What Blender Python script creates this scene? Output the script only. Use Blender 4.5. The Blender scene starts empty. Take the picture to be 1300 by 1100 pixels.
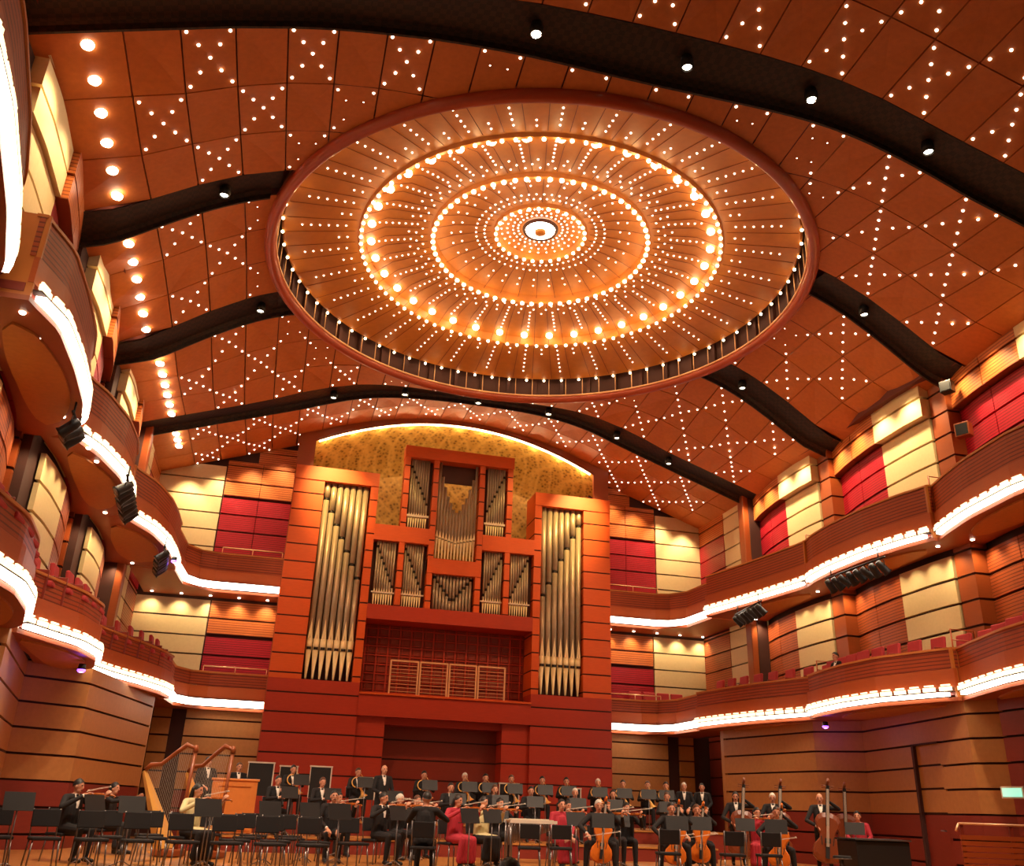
import bpy, math, random
from mathutils import Vector, Matrix
random.seed(7)
PI = math.pi
C = bpy.context.scene.collection
SC = bpy.context.scene

# ------------------------------------------------------------------ materials
def new_mat(name):
    m = bpy.data.materials.new(name); m.use_nodes = True
    nt = m.node_tree; b = nt.nodes['Principled BSDF']
    return m, nt, b

def pmat(name, col, rough=.5, metal=0, var=.12, scale=6., bump=0., spec=.5, stretch=None):
    """plain surface with a little procedural colour variation"""
    m, nt, b = new_mat(name)
    tc = nt.nodes.new('ShaderNodeTexCoord'); mp = nt.nodes.new('ShaderNodeMapping')
    no = nt.nodes.new('ShaderNodeTexNoise'); mx = nt.nodes.new('ShaderNodeMix'); mx.data_type = 'RGBA'
    nt.links.new(tc.outputs['Object'], mp.inputs['Vector'])
    if stretch: mp.inputs['Scale'].default_value = stretch
    nt.links.new(mp.outputs[0], no.inputs['Vector'])
    no.inputs['Scale'].default_value = scale; no.inputs['Detail'].default_value = 4
    c = Vector(col)
    mx.inputs['A'].default_value = (*(c * (1 - var)), 1)
    mx.inputs['B'].default_value = (*[min(1, v) for v in (c * (1 + var))], 1)
    nt.links.new(no.outputs[0], mx.inputs['Factor']); nt.links.new(mx.outputs['Result'], b.inputs['Base Color'])
    b.inputs['Roughness'].default_value = rough; b.inputs['Metallic'].default_value = metal
    b.inputs['Specular IOR Level'].default_value = spec
    if bump:
        bp = nt.nodes.new('ShaderNodeBump'); bp.inputs['Strength'].default_value = bump; bp.inputs['Distance'].default_value = .02
        nt.links.new(no.outputs[0], bp.inputs['Height']); nt.links.new(bp.outputs[0], b.inputs['Normal'])
    return m

def slat_mat(name, col, dark, pitch=.1, rough=.45, axis='Z', duty=.35, spec=.4, var=.15):
    """horizontal slats: a repeating profile gives bump and a darker gap colour"""
    m, nt, b = new_mat(name)
    tc = nt.nodes.new('ShaderNodeTexCoord'); sp = nt.nodes.new('ShaderNodeSeparateXYZ')
    nt.links.new(tc.outputs['Object'], sp.inputs[0])
    d = nt.nodes.new('ShaderNodeMath'); d.operation = 'DIVIDE'; d.inputs[1].default_value = pitch
    nt.links.new(sp.outputs[axis], d.inputs[0])
    f = nt.nodes.new('ShaderNodeMath'); f.operation = 'FRACT'; nt.links.new(d.outputs[0], f.inputs[0])
    g = nt.nodes.new('ShaderNodeMath'); g.operation = 'GREATER_THAN'; g.inputs[1].default_value = duty
    nt.links.new(f.outputs[0], g.inputs[0])
    no = nt.nodes.new('ShaderNodeTexNoise'); no.inputs['Scale'].default_value = 3; no.inputs['Detail'].default_value = 4
    nt.links.new(tc.outputs['Object'], no.inputs['Vector'])
    mv = nt.nodes.new('ShaderNodeMix'); mv.data_type = 'RGBA'
    c = Vector(col); mv.inputs['A'].default_value = (*(c * (1 - var)), 1); mv.inputs['B'].default_value = (*(c * (1 + var)), 1)
    nt.links.new(no.outputs[0], mv.inputs['Factor'])
    mx = nt.nodes.new('ShaderNodeMix'); mx.data_type = 'RGBA'
    mx.inputs['A'].default_value = (*dark, 1); nt.links.new(mv.outputs['Result'], mx.inputs['B'])
    nt.links.new(g.outputs[0], mx.inputs['Factor']); nt.links.new(mx.outputs['Result'], b.inputs['Base Color'])
    bp = nt.nodes.new('ShaderNodeBump'); bp.inputs['Distance'].default_value = .02; bp.inputs['Strength'].default_value = .6
    nt.links.new(g.outputs[0], bp.inputs['Height']); nt.links.new(bp.outputs[0], b.inputs['Normal'])
    b.inputs['Roughness'].default_value = rough; b.inputs['Specular IOR Level'].default_value = spec
    return m

def emat(name, col, strength, sample=False):
    m, nt, b = new_mat(name)
    b.inputs['Base Color'].default_value = (.8, .75, .65, 1)
    b.inputs['Emission Color'].default_value = (*col, 1); b.inputs['Emission Strength'].default_value = strength
    if not sample: m.cycles.emission_sampling = 'NONE'
    return m

def gold_mat():
    m, nt, b = new_mat('gold_leaf_pattern')
    tc = nt.nodes.new('ShaderNodeTexCoord')
    v = nt.nodes.new('ShaderNodeTexVoronoi'); v.inputs['Scale'].default_value = 7.5
    nt.links.new(tc.outputs['Object'], v.inputs['Vector'])
    w = nt.nodes.new('ShaderNodeTexWave'); w.inputs['Scale'].default_value = .9; w.inputs['Distortion'].default_value = .6
    w.bands_direction = 'DIAGONAL'; nt.links.new(tc.outputs['Object'], w.inputs['Vector'])
    mp = nt.nodes.new('ShaderNodeMapping'); mp.inputs['Scale'].default_value = (-1, 1, 1)
    nt.links.new(tc.outputs['Object'], mp.inputs[0])
    w2 = nt.nodes.new('ShaderNodeTexWave'); w2.inputs['Scale'].default_value = .9; w2.inputs['Distortion'].default_value = .6
    w2.bands_direction = 'DIAGONAL'; nt.links.new(mp.outputs[0], w2.inputs['Vector'])
    ml = nt.nodes.new('ShaderNodeMath'); ml.operation = 'MAXIMUM'
    nt.links.new(w.outputs['Fac'], ml.inputs[0]); nt.links.new(w2.outputs['Fac'], ml.inputs[1])
    pw = nt.nodes.new('ShaderNodeMath'); pw.operation = 'POWER'; pw.inputs[1].default_value = 6; nt.links.new(ml.outputs[0], pw.inputs[0])
    rp = nt.nodes.new('ShaderNodeValToRGB'); rp.color_ramp.elements[0].position = .1; rp.color_ramp.elements[1].position = .55
    rp.color_ramp.elements[0].color = (.13, .055, .008, 1); rp.color_ramp.elements[1].color = (.50, .27, .05, 1)
    nt.links.new(v.outputs['Distance'], rp.inputs[0])
    mx = nt.nodes.new('ShaderNodeMix'); mx.data_type = 'RGBA'; mx.inputs['B'].default_value = (.72, .42, .10, 1)
    nt.links.new(rp.outputs[0], mx.inputs['A'])
    sc = nt.nodes.new('ShaderNodeMath'); sc.operation = 'MULTIPLY'; sc.inputs[1].default_value = .55; nt.links.new(pw.outputs[0], sc.inputs[0])
    nt.links.new(sc.outputs[0], mx.inputs['Factor']); nt.links.new(mx.outputs['Result'], b.inputs['Base Color'])
    b.inputs['Roughness'].default_value = .45; b.inputs['Metallic'].default_value = .15
    return m

def floor_mat():
    m, nt, b = new_mat('stage_planks')
    tc = nt.nodes.new('ShaderNodeTexCoord'); br = nt.nodes.new('ShaderNodeTexBrick')
    br.inputs['Scale'].default_value = 1; br.inputs['Brick Width'].default_value = 2.2; br.inputs['Row Height'].default_value = .12
    br.inputs['Mortar Size'].default_value = .004
    br.inputs['Color1'].default_value = (.52, .23, .06, 1); br.inputs['Color2'].default_value = (.42, .17, .045, 1); br.inputs['Mortar'].default_value = (.1, .03, .01, 1)
    nt.links.new(tc.outputs['Object'], br.inputs['Vector']); nt.links.new(br.outputs[0], b.inputs['Base Color'])
    b.inputs['Roughness'].default_value = .3
    return m

def perf_mat():
    m, nt, b = new_mat('dark_perforated_metal')
    tc = nt.nodes.new('ShaderNodeTexCoord'); ck = nt.nodes.new('ShaderNodeTexChecker'); ck.inputs['Scale'].default_value = 9
    ck.inputs['Color1'].default_value = (.008, .005, .005, 1); ck.inputs['Color2'].default_value = (.028, .011, .008, 1)
    nt.links.new(tc.outputs['Object'], ck.inputs['Vector']); nt.links.new(ck.outputs[0], b.inputs['Base Color'])
    b.inputs['Roughness'].default_value = .6
    return m

M = dict(
 ceil=pmat('ceiling_panel_wood', (.50, .145, .028), .6, var=.2, scale=9),
 ceil_gap=pmat('ceiling_joint_dark_red', (.12, .018, .01), .7),
 perf=perf_mat(),
 dome=pmat('dome_wood', (.50, .165, .022), .5, var=.18, scale=5),
 rim=pmat('dome_rim_red_wood', (.36, .055, .02), .35),
 darkrec=pmat('dark_recess', (.07, .02, .015), .7),
 brass=pmat('pale_brass', (.85, .50, .27), .35, .3),
 wood=slat_mat('balcony_reeded_wood', (.34, .055, .012), (.15, .02, .006), .085, duty=.3),
 woodp=pmat('balcony_plain_wood', (.40, .075, .014), .4, stretch=(1, 1, 6)),
 woodend=pmat('balcony_end_wood', (.50, .16, .03), .4),
 soffit=pmat('soffit_wood', (.34, .07, .015), .5),
 soffitp=pmat('soffit_panel_plywood', (.50, .17, .035), .55, var=.2, scale=10),
 organ=pmat('organ_case_wood', (.62, .088, .005), .5, var=.15, scale=4, stretch=(1, 1, 7)),
 organ_dim=pmat('organ_base_dim_wood', (.40, .028, .006), .55, var=.15, scale=5, stretch=(1, 1, 5)),  # darker, redder copy of the case wood; low light put into the colour
 groove=pmat('groove_dark', (.05, .012, .008), .8),
 cream=pmat('cream_panel', (.70, .54, .29), .6, var=.08, scale=14),
 creamlow=pmat('tan_panel', (.44, .185, .048), .55, var=.15, scale=10),
 red=slat_mat('red_slatted_screen', (.42, .006, .022), (.16, .003, .008), .075, duty=.28),
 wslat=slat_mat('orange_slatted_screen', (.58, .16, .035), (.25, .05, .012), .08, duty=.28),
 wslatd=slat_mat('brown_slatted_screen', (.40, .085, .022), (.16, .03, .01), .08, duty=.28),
 pillar=pmat('pillar_wood', (.30, .065, .014), .4, stretch=(1, 1, 6)),
 wain=pmat('wainscot_dark_red_wood', (.22, .028, .016), .4, stretch=(1, 1, 5)),
 gold=gold_mat(),
 pipe=pmat('organ_pipe_tin', (.42, .35, .25), .4, .45, var=.06),
 pipem=pmat('organ_pipe_mouth_polished', (.9, .78, .48), .3, .1, var=.05),
 black=pmat('black_lacquer', (.009, .008, .009), .5),
 blackf=pmat('black_cloth', (.009, .008, .010), .85, scale=30),
 steel=pmat('grey_steel', (.22, .2, .2), .35, .8),
 seatred=pmat('red_upholstery', (.42, .03, .035), .8, scale=20),
 stage=floor_mat(),
 hallfloor=pmat('hall_floor_wood', (.25, .07, .03), .5),
 skin=pmat('skin', (.62, .30, .19), .5, var=.06),
 shirt=pmat('white_shirt', (.8, .76, .7), .8, var=.04),
 hairb=pmat('black_hair', (.012, .009, .008), .5, scale=40),
 hairw=pmat('white_hair', (.6, .55, .48), .6, scale=40),
 hairbr=pmat('brown_hair', (.09, .035, .015), .5, scale=40),
 redc=pmat('red_cloth', (.4, .02, .04), .8),
 yelc=pmat('pale_yellow_cloth_and_light', (.62, .55, .3), .8),  # real yellow top at the centre, yellow light put into the colour elsewhere
 lip=pmat('lips_and_eyes', (.10, .03, .02), .5),
 violin=pmat('violin_varnish', (.45, .12, .02), .25, scale=12),
 cello=pmat('cello_varnish', (.62, .15, .015), .25, scale=8),
 bassv=pmat('double_bass_varnish', (.18, .04, .012), .3, scale=8),
 harpg=pmat('harp_gilt', (.85, .48, .12), .3, .3),
 harpw=pmat('harp_brown_wood', (.28, .07, .02), .3),
 celesta=pmat('orange_cabinet_wood', (.62, .20, .04), .4, scale=7),
 paper=pmat('sheet_paper', (.75, .7, .6), .8, var=.03),
 pale=pmat('pale_frame', (.75, .66, .55), .4),
 ivory=pmat('pale_bars', (.8, .75, .6), .5),
 purple=emat('purple_lens', (.28, .08, 1), 3),
 tealsign=emat('teal_sign_face', (.12, .75, .55), .9),
 strip=emat('white_light_strip', (1, .86, .68), 9, True),
 shade=emat('lamp_shade_glow', (1, .80, .46), 1.6),
 pin=emat('pin_light_glow', (1, .84, .66), 5),
 down=emat('downlight_glow', (1, .84, .6), 14),
 bulb=emat('bulb_glow', (1, .8, .48), 9),
 bulbc=emat('hub_glow', (1, .93, .8), 10, True),
 cove=emat('cove_tube_glow', (1, .78, .42), 6, True),
)

# ------------------------------------------------------------------ mesh builder
class B:
    def __init__(s): s.v = []; s.f = []; s.m = []; s.k = 0
    def mat(s, k): s.k = k; return s
    def add(s, vs, fs):
        o = len(s.v); s.v += [tuple(v) for v in vs]
        for f in fs: s.f.append([i + o for i in f]); s.m.append(s.k)
        return s
    def box(s, cx, cy, cz, dx, dy, dz, rz=0, R=None):
        vs = []
        for x in (-.5, .5):
            for y in (-.5, .5):
                for z in (-.5, .5):
                    p = Vector((x * dx, y * dy, z * dz))
                    if rz: p = Matrix.Rotation(rz, 3, 'Z') @ p
                    if R is not None: p = R @ p
                    vs.append(p + Vector((cx, cy, cz)))
        return s.add(vs, [(0, 1, 3, 2), (4, 6, 7, 5), (0, 4, 5, 1), (2, 3, 7, 6), (0, 2, 6, 4), (1, 5, 7, 3)])
    def bb(s, x0, x1, y0, y1, z0, z1): return s.box((x0 + x1) / 2, (y0 + y1) / 2, (z0 + z1) / 2, abs(x1 - x0), abs(y1 - y0), abs(z1 - z0))
    def tube(s, pts, rad, n=8, caps=True):
        pts = [Vector(p) for p in pts]
        if not isinstance(rad, (list, tuple)): rad = [rad] * len(pts)
        rings = []; N = len(pts); prev = None
        for i, p in enumerate(pts):
            t = (pts[min(i + 1, N - 1)] - pts[max(i - 1, 0)]).normalized()
            if prev is None:
                a = Vector((0, 0, 1)) if abs(t.z) < .9 else Vector((1, 0, 0))
                u = t.cross(a).normalized()
            else:
                u = (prev - t * prev.dot(t)).normalized()
            prev = u; w = t.cross(u)
            rings.append([p + (u * math.cos(2 * PI * k / n) + w * math.sin(2 * PI * k / n)) * rad[i] for k in range(n)])
        fs = []
        for i in range(N - 1):
            for k in range(n):
                a, b_ = i * n + k, i * n + (k + 1) % n
                fs.append((a, b_, b_ + n, a + n))
        if caps: fs += [tuple(range(n))[::-1], tuple(range((N - 1) * n, N * n))]
        return s.add([v for r in rings for v in r], fs)
    def lathe(s, prof, c=(0, 0, 0), n=24, a0=0, a1=2 * PI, close=False):
        full = abs(a1 - a0 - 2 * PI) < 1e-6; cols = n if full else n + 1
        vs = []
        for k in range(cols):
            a = a0 + (a1 - a0) * k / n
            for r, z in prof: vs.append((c[0] + r * math.cos(a), c[1] + r * math.sin(a), c[2] + z))
        P = len(prof); fs = []
        for k in range(n):
            k2 = (k + 1) % cols
            for j in range(P - 1 + (1 if close else 0)):
                j2 = (j + 1) % P
                fs.append((k * P + j, k2 * P + j, k2 * P + j2, k * P + j2))
        return s.add(vs, fs)
    def ell(s, c, r, n=10, m=7, R=None):
        vs = []; c = Vector(c)
        for j in range(m + 1):
            th = PI * j / m
            for k in range(n):
                a = 2 * PI * k / n
                p = Vector((r[0] * math.sin(th) * math.cos(a), r[1] * math.sin(th) * math.sin(a), r[2] * math.cos(th)))
                if R is not None: p = R @ p
                vs.append(c + p)
        fs = []
        for j in range(m):
            for k in range(n):
                a, b_ = j * n + k, j * n + (k + 1) % n
                fs.append((a, a + n, b_ + n, b_))
        return s.add(vs, fs)
    def ribbon(s, pts, back, z0, z1):
        """solid wall following front pts [(x,y)], thickness given by back pts [(x,y)]"""
        n = len(pts); vs = []
        for (a, b_) in zip(pts, back):
            vs += [(a[0], a[1], z0), (a[0], a[1], z1), (b_[0], b_[1], z1), (b_[0], b_[1], z0)]
        fs = []
        for i in range(n - 1):
            o = i * 4
            for j in range(4): fs.append((o + j, o + (j + 1) % 4, o + 4 + (j + 1) % 4, o + 4 + j))
        fs += [(0, 3, 2, 1), ((n - 1) * 4, (n - 1) * 4 + 1, (n - 1) * 4 + 2, (n - 1) * 4 + 3)]
        return s.add(vs, fs)
    def prism(s, poly, z0, z1):
        n = len(poly)
        vs = [(x, y, z0) for x, y in poly] + [(x, y, z1) for x, y in poly]
        fs = [tuple(range(n))[::-1], tuple(range(n, 2 * n))] + [(i, (i + 1) % n, n + (i + 1) % n, n + i) for i in range(n)]
        return s.add(vs, fs)
    def mesh(s, name, mats, smooth=False):
        me = bpy.data.meshes.new(name); me.from_pydata(s.v, [], s.f); me.validate()
        for m in (mats if isinstance(mats, (list, tuple)) else [mats]): me.materials.append(m)
        if len(me.polygons) == len(s.m):
            me.polygons.foreach_set('material_index', s.m)
        if smooth: me.polygons.foreach_set('use_smooth', [True] * len(me.polygons))
        me.update(); return me
    def obj(s, name, mats, parent=None, smooth=False, bevel=0, loc=None):
        o = bpy.data.objects.new(name, s.mesh(name, mats, smooth)); C.objects.link(o)
        if parent is not None: o.parent = parent
        if loc: o.location = loc
        if bevel:
            md = o.modifiers.new('b', 'BEVEL'); md.width = bevel; md.segments = 2; md.limit_method = 'ANGLE'
        return o

labels = {}
def tag(o, label, cat, group=None, kind=None):
    o['label'] = label; o['category'] = cat
    if group: o['group'] = group
    if kind: o['kind'] = kind
    labels.setdefault(label, []).append((o.name, group))
    return o
def thing(name, label, cat, loc=(0, 0, 0), rz=0, group=None, kind=None):
    o = bpy.data.objects.new(name, None); C.objects.link(o); o.location = loc; o.rotation_euler = (0, 0, rz)
    return tag(o, label, cat, group, kind)
def link_obj(name, me, parent=None, loc=(0, 0, 0), rot=None):
    o = bpy.data.objects.new(name, me); C.objects.link(o); o.parent = parent; o.location = loc
    if rot: o.rotation_euler = rot
    return o
def dup(root, loc, rz, label, cat=None, group=None, scale=None):
    r = root.copy(); C.objects.link(r); r.location = loc; r.rotation_euler = (0, 0, rz)
    if scale: r.scale = (scale,) * 3
    tag(r, label, cat or root['category'], group)
    if not group and 'group' in r: del r['group']
    def rec(a, b_):
        for ch in list(a.children):
            c = ch.copy(); C.objects.link(c); c.parent = b_; rec(ch, c)
    rec(root, r); return r
def structure(o, label=None, cat='wall'):
    o['kind'] = 'structure'; o['category'] = cat
    if label: o['label'] = label
    return o

# ------------------------------------------------------------------ camera
CAM = Vector((-5.65, 0, 1.1)); F = 1137.
pi_, ro, ya = math.radians(22.861), math.radians(2.076), math.radians(13.766)
fw = Vector((math.sin(ya) * math.cos(pi_), math.cos(ya) * math.cos(pi_), math.sin(pi_)))
rt = Vector((math.cos(ya), -math.sin(ya), 0)); up = rt.cross(fw)
r2 = math.cos(ro) * rt + math.sin(ro) * up; u2 = -math.sin(ro) * rt + math.cos(ro) * up
cd = bpy.data.cameras.new('camera'); cam = bpy.data.objects.new('camera', cd); C.objects.link(cam)
cam.matrix_world = Matrix(((r2.x, u2.x, -fw.x, CAM.x), (r2.y, u2.y, -fw.y, CAM.y), (r2.z, u2.z, -fw.z, CAM.z), (0, 0, 0, 1)))
cd.sensor_width = 36; cd.lens = 36 * F / 1300; cd.clip_end = 200; cd.clip_start = .05
SC.camera = cam

# ------------------------------------------------------------------ lights
def spot(name, loc, target, power, col, size=60, blend=.6, rad=.06):
    l = bpy.data.lights.new(name, 'SPOT'); l.energy = power; l.color = col; l.spot_size = math.radians(size); l.spot_blend = blend; l.shadow_soft_size = rad
    o = bpy.data.objects.new(name, l); C.objects.link(o); o.location = loc
    d = Vector(target) - Vector(loc); o.rotation_euler = d.to_track_quat('-Z', 'Y').to_euler(); return o
def area(name, loc, target, power, col, sx, sy):
    l = bpy.data.lights.new(name, 'AREA'); l.shape = 'RECTANGLE'; l.size = sx; l.size_y = sy; l.energy = power; l.color = col
    o = bpy.data.objects.new(name, l); C.objects.link(o); o.location = loc
    d = Vector(target) - Vector(loc); o.rotation_euler = d.to_track_quat('-Z', 'Y').to_euler(); return o
WARM = (1, .62, .30); WW = (1, .74, .40); AMB = (1, .50, .2)

# ------------------------------------------------------------------ ceiling
DC = (-.15, 20.0); DR = 7.14      # dome axis and rim radius
def sstep(a, b, v):
    t = max(0, min(1, (v - a) / (b - a))); return t * t * (3 - 2 * t)
def zc(x, y=31.):
    ax = abs(x); z = 14.85 - (.04 * ax * ax if ax < 5 else 1 + .35 * (ax - 5))
    z += max(0, min(.6, (21 - y) * .065)) * sstep(3, 8, -x)
    r = math.hypot(x - DC[0], y - DC[1]); k = (1 - min(1, max(0, (r - DR) / 3.3))) ** 1.3
    return z + (14.16 - z) * k
SEAM = [32.4, 28.7, 23.4, 18.0, 12.4, 6.8, 1.2]
SLOT = 1.0
def in_dome(x, y, m=0): return (x - DC[0]) ** 2 + (y - DC[1]) ** 2 < (DR + m) ** 2
NC = 22; XG = [-9.5 + 19. / NC * i for i in range(NC + 1)]     # panel joints across the hall
# backing shell of the ceiling: fine grid with the round opening left out, edge snapped to the circle
def grid_surface(b, xs, ys, dz=0, clip=True):
    for i in range(len(xs) - 1):
        for j in range(len(ys) - 1):
            q = [(xs[i], ys[j]), (xs[i + 1], ys[j]), (xs[i + 1], ys[j + 1]), (xs[i], ys[j + 1])]
            if clip:
                q = clip_out(q)
                for poly in q: emit_poly(b, poly, dz)
            else: emit_poly(b, q, dz)
def emit_poly(b, poly, dz, th=0.0):
    vs = [(x, y, zc(x, y) + dz) for x, y in poly]; b.add(vs, [tuple(range(len(vs)))[::-1]])
def clip_out(q):
    ins = [in_dome(*p) for p in q]
    if all(ins): return []
    if not any(ins): return [q]
    out = []
    n = len(q)
    for i in range(n):
        a, c = q[i], q[(i + 1) % n]; ia, ic = ins[i], ins[(i + 1) % n]
        if not ia: out.append(a)
        if ia != ic:
            lo, hi = 0., 1.
            for _ in range(24):
                mid = (lo + hi) / 2; p = (a[0] + (c[0] - a[0]) * mid, a[1] + (c[1] - a[1]) * mid)
                if in_dome(*p) == ia: lo = mid
                else: hi = mid
            out.append((a[0] + (c[0] - a[0]) * lo, a[1] + (c[1] - a[1]) * lo))
    return [out] if len(out) > 2 else []
def frange(a, b, n): return [a + (b - a) * i / n for i in range(n + 1)]

b = B(); ys = []
ysb = frange(-1, 32.5, 96); xsb = frange(-11.2, 11.2, 60)
grid_surface(b, xsb, ysb, .30)
ceiling = b.obj('ceiling', M['ceil_gap']); structure(ceiling, 'arched wooden ceiling of square panels over the whole hall', 'ceiling')
# panels (surface pattern of the ceiling): pillowed squares with diagonal creases, joints between them
b = B(); lit_panels = []
bands = []
for k in range(len(SEAM) - 1):
    y1, y0 = SEAM[k], SEAM[k + 1]
    far = y1 - (0 if k == 0 else SLOT); rows = 3 if k else 3
    bands.append((y0, far, rows))
def panel(b, x0, x1, y0, y1, gap=.014, d=.05):
    q = [(x0 + gap, y0 + gap), (x1 - gap, y0 + gap), (x1 - gap, y1 - gap), (x0 + gap, y1 - gap)]
    ins = [in_dome(*p, .05) for p in q]
    if all(ins): return False
    if any(ins) or in_dome((x0 + x1) / 2, (y0 + y1) / 2, .02):
        N = 8
        for i in range(N):
            for j in range(N):
                xa, xb = q[0][0] + (q[1][0] - q[0][0]) * i / N, q[0][0] + (q[1][0] - q[0][0]) * (i + 1) / N
                ya_, yb = q[0][1] + (q[3][1] - q[0][1]) * j / N, q[0][1] + (q[3][1] - q[0][1]) * (j + 1) / N
                for poly in clip_out([(xa, ya_), (xb, ya_), (xb, yb), (xa, yb)]):
                    emit_poly(b, poly, 0)
        return False
    cx, cy = (x0 + x1) / 2, (y0 + y1) / 2
    vs = [(x, y, zc(x, y)) for x, y in q] + [(cx, cy, zc(cx, cy) + d)] + [(x, y, zc(x, y) + .06) for x, y in q]
    b.add(vs, [(1, 0, 4), (2, 1, 4), (3, 2, 4), (0, 3, 4), (0, 1, 6, 5), (1, 2, 7, 6), (2, 3, 8, 7), (3, 0, 5, 8)])
    return True
for bi, (y0, y1, rows) in enumerate(bands):
    for r in range(rows):
        ya0 = y0 + (y1 - y0) * r / rows; yb0 = y0 + (y1 - y0) * (r + 1) / rows
        for i in range(NC):
            full = panel(b, XG[i], XG[i + 1], ya0, yb0)
            if (i + r + bi) % 2 == 0: lit_panels.append((XG[i], XG[i + 1], ya0, yb0))
        panel(b, -11.2, XG[0], ya0, yb0, d=0); panel(b, XG[NC], 11.2, ya0, yb0, d=0)
cp = b.obj('ceiling_panels', M['ceil'], ceiling)
# the recessed dark slots between the bands, with their side cheeks
for k in range(1, len(SEAM) - 1):
    y1 = SEAM[k]; y0 = y1 - SLOT
    b = B(); xs = frange(-11.2, 11.2, 90)
    for i in range(90):
        for (dy0, dy1, dza, dzb) in ((y0, y0 + .1, .0, .12), (y0 + .1, y1 - .1, .12, .12), (y1 - .1, y1, .12, .0)):
            xa, xb = xs[i], xs[i + 1]
            if in_dome((xa + xb) / 2, (dy0 + dy1) / 2, .1): continue
            b.add([(xa, dy0, zc(xa, dy0) + dza), (xb, dy0, zc(xb, dy0) + dza), (xb, dy1, zc(xb, dy1) + dzb), (xa, dy1, zc(xa, dy1) + dzb)], [(3, 2, 1, 0)])
    # thin lip carrying the near edge of the next band
    for i in range(90):
        xa, xb = xs[i], xs[i + 1]
        if in_dome((xa + xb) / 2, y1 - .02, .1): continue
        za, zb = zc(xa, y1), zc(xb, y1)
        b.add([(xa, y1 - .03, za - .1), (xb, y1 - .03, zb - .1), (xb, y1 - .03, zb + .1), (xa, y1 - .03, za + .1), (xa, y1 + .02, za - .1), (xb, y1 + .02, zb - .1), (xb, y1 + .02, zb + .1), (xa, y1 + .02, za + .1)],
              [(0, 1, 2, 3), (7, 6, 5, 4), (0, 4, 5, 1)])
    o = b.obj('trim_%d' % k, M['perf']); structure(o, ['', 'dark lighting slot across the ceiling just in front of the organ', 'dark lighting slot meeting the far side of the dome', 'dark lighting slot meeting the middle of the dome', 'wide dark lighting slot along the top of the picture', 'dark lighting slot nearest overhead'][k], 'ceiling slot')

# pin lights in crossed rows of nine
pins = []
for (x0, x1, y0, y1) in lit_panels:
    cx, cy = (x0 + x1) / 2, (y0 + y1) / 2; hx, hy = (x1 - x0) / 2, (y1 - y0) / 2
    for sx, sy in ((0, 0), (-.8, -.8), (.8, -.8), (-.8, .8), (.8, .8), (-.4, -.4), (.4, -.4), (-.4, .4), (.4, .4)):
        x, y = cx + sx * hx, cy + sy * hy
        if in_dome(x, y, .15) or y > 31.0 and abs(x) < 5.8: continue
        pins.append((x, y, zc(x, y) + .05 * (1 - abs(sx)) - .008))
def px_of(p):
    d = Vector(p) - CAM; w = d.dot(fw)
    if w < .1: return None
    return 650 + F * d.dot(r2) / w, 550 - F * d.dot(u2) / w, d.length
def in_view(p, m=3):
    q = px_of(p); return q is not None and -m < q[0] < 1300 + m and -m < q[1] < 1100 + m
vis = sorted([p for p in pins if in_view(p)], key=lambda p: (Vector(p) - CAM).length)
pb = B(); pb.lathe([(0, -.026), (.019, -.022), (.029, -.008), (.031, .012)], n=8); pinme = pb.mesh('pin_light', M['pin'], True)
for p in vis[:300]:
    o = link_obj('pin_light', pinme, None, p)
    tag(o, 'tiny white pin light set in a crossed row in the wooden ceiling', 'ceiling light', 'pin lights of the ceiling panels')
b = B()
for p in vis[300:]: b.lathe([(0, -.026), (.019, -.022), (.029, -.008), (.031, .012)], c=p, n=7)
if vis[300:]:
    o = b.obj('pin_lights', M['pin'], None, True); tag(o, 'the many small pin lights in the far half of the ceiling', 'ceiling light', 'pin lights of the ceiling panels', 'stuff')

# ceiling edge downlights, one row along the left wall
db = B(); db.lathe([(0, -.03), (.075, -.03), (.085, -.01), (.09, .02)], n=14); dwme = db.mesh('downlight', M['down'], True)
def downlight(x, y, z, label, group, scale=1, power=0):
    o = link_obj('downlight', dwme, None, (x, y, z)); o.scale = (scale,) * 3
    tag(o, label, 'downlight', group); return o
for k in range(0, 5):
    y1, y0 = SEAM[k] - (SLOT if k else 2.0), SEAM[k + 1]
    n = 6 if k else 3
    for i in range(n):
        y = y0 + .12 + (y1 - y0) * (i + .3) / n
        p = (-10.05 if k > 1 else -9.85, y, zc(-10.05, y))
        if in_view(p): downlight(*p, 'bright round downlight in the row along the left edge of the ceiling', 'downlights along the left ceiling edge', 1.25)

# beam spotlights
sb = B(); sb.lathe([(0, .12), (.11, .12), (.13, 0), (.12, -.12), (.095, -.13)], n=16); sbm = sb.mesh('spotlight_housing', M['black'], True)
sl = B(); sl.lathe([(0, -.105), (.085, -.1), (.1, -.07)], n=16); slm = sl.mesh('lens', M['down'], True)
def beam_spot(x, y, z, label, group=None):
    t = thing('spotlight', label, 'spotlight', (x, y, z), 0, group)
    link_obj('housing', sbm, t); link_obj('lens', slm, t); return t
def beam_xz(xs, y, txt):
    for i, x in enumerate(xs):
        p = (x, y, zc(x, y) - .0)
        if in_view(p): beam_spot(*p, txt[i])
beam_xz([-2.55, .45, 3.1, 5.65, 8.15], 11.9, ['ceiling spotlight at the left end of the top dark slot', 'ceiling spotlight second from left in the top dark slot', 'middle spotlight of the five in the top dark slot', 'ceiling spotlight second from right in the top dark slot', 'ceiling spotlight at the right end of the top dark slot'])
beam_xz([-8.15, 8.0], 17.5, ['spotlight in the dark slot left of the dome', 'spotlight in the dark slot right of the dome'])
beam_xz([-7.4, 7.4], 22.95, ['spotlight in the second dark slot left of the dome', 'spotlight in the second dark slot right of the dome'])
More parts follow.
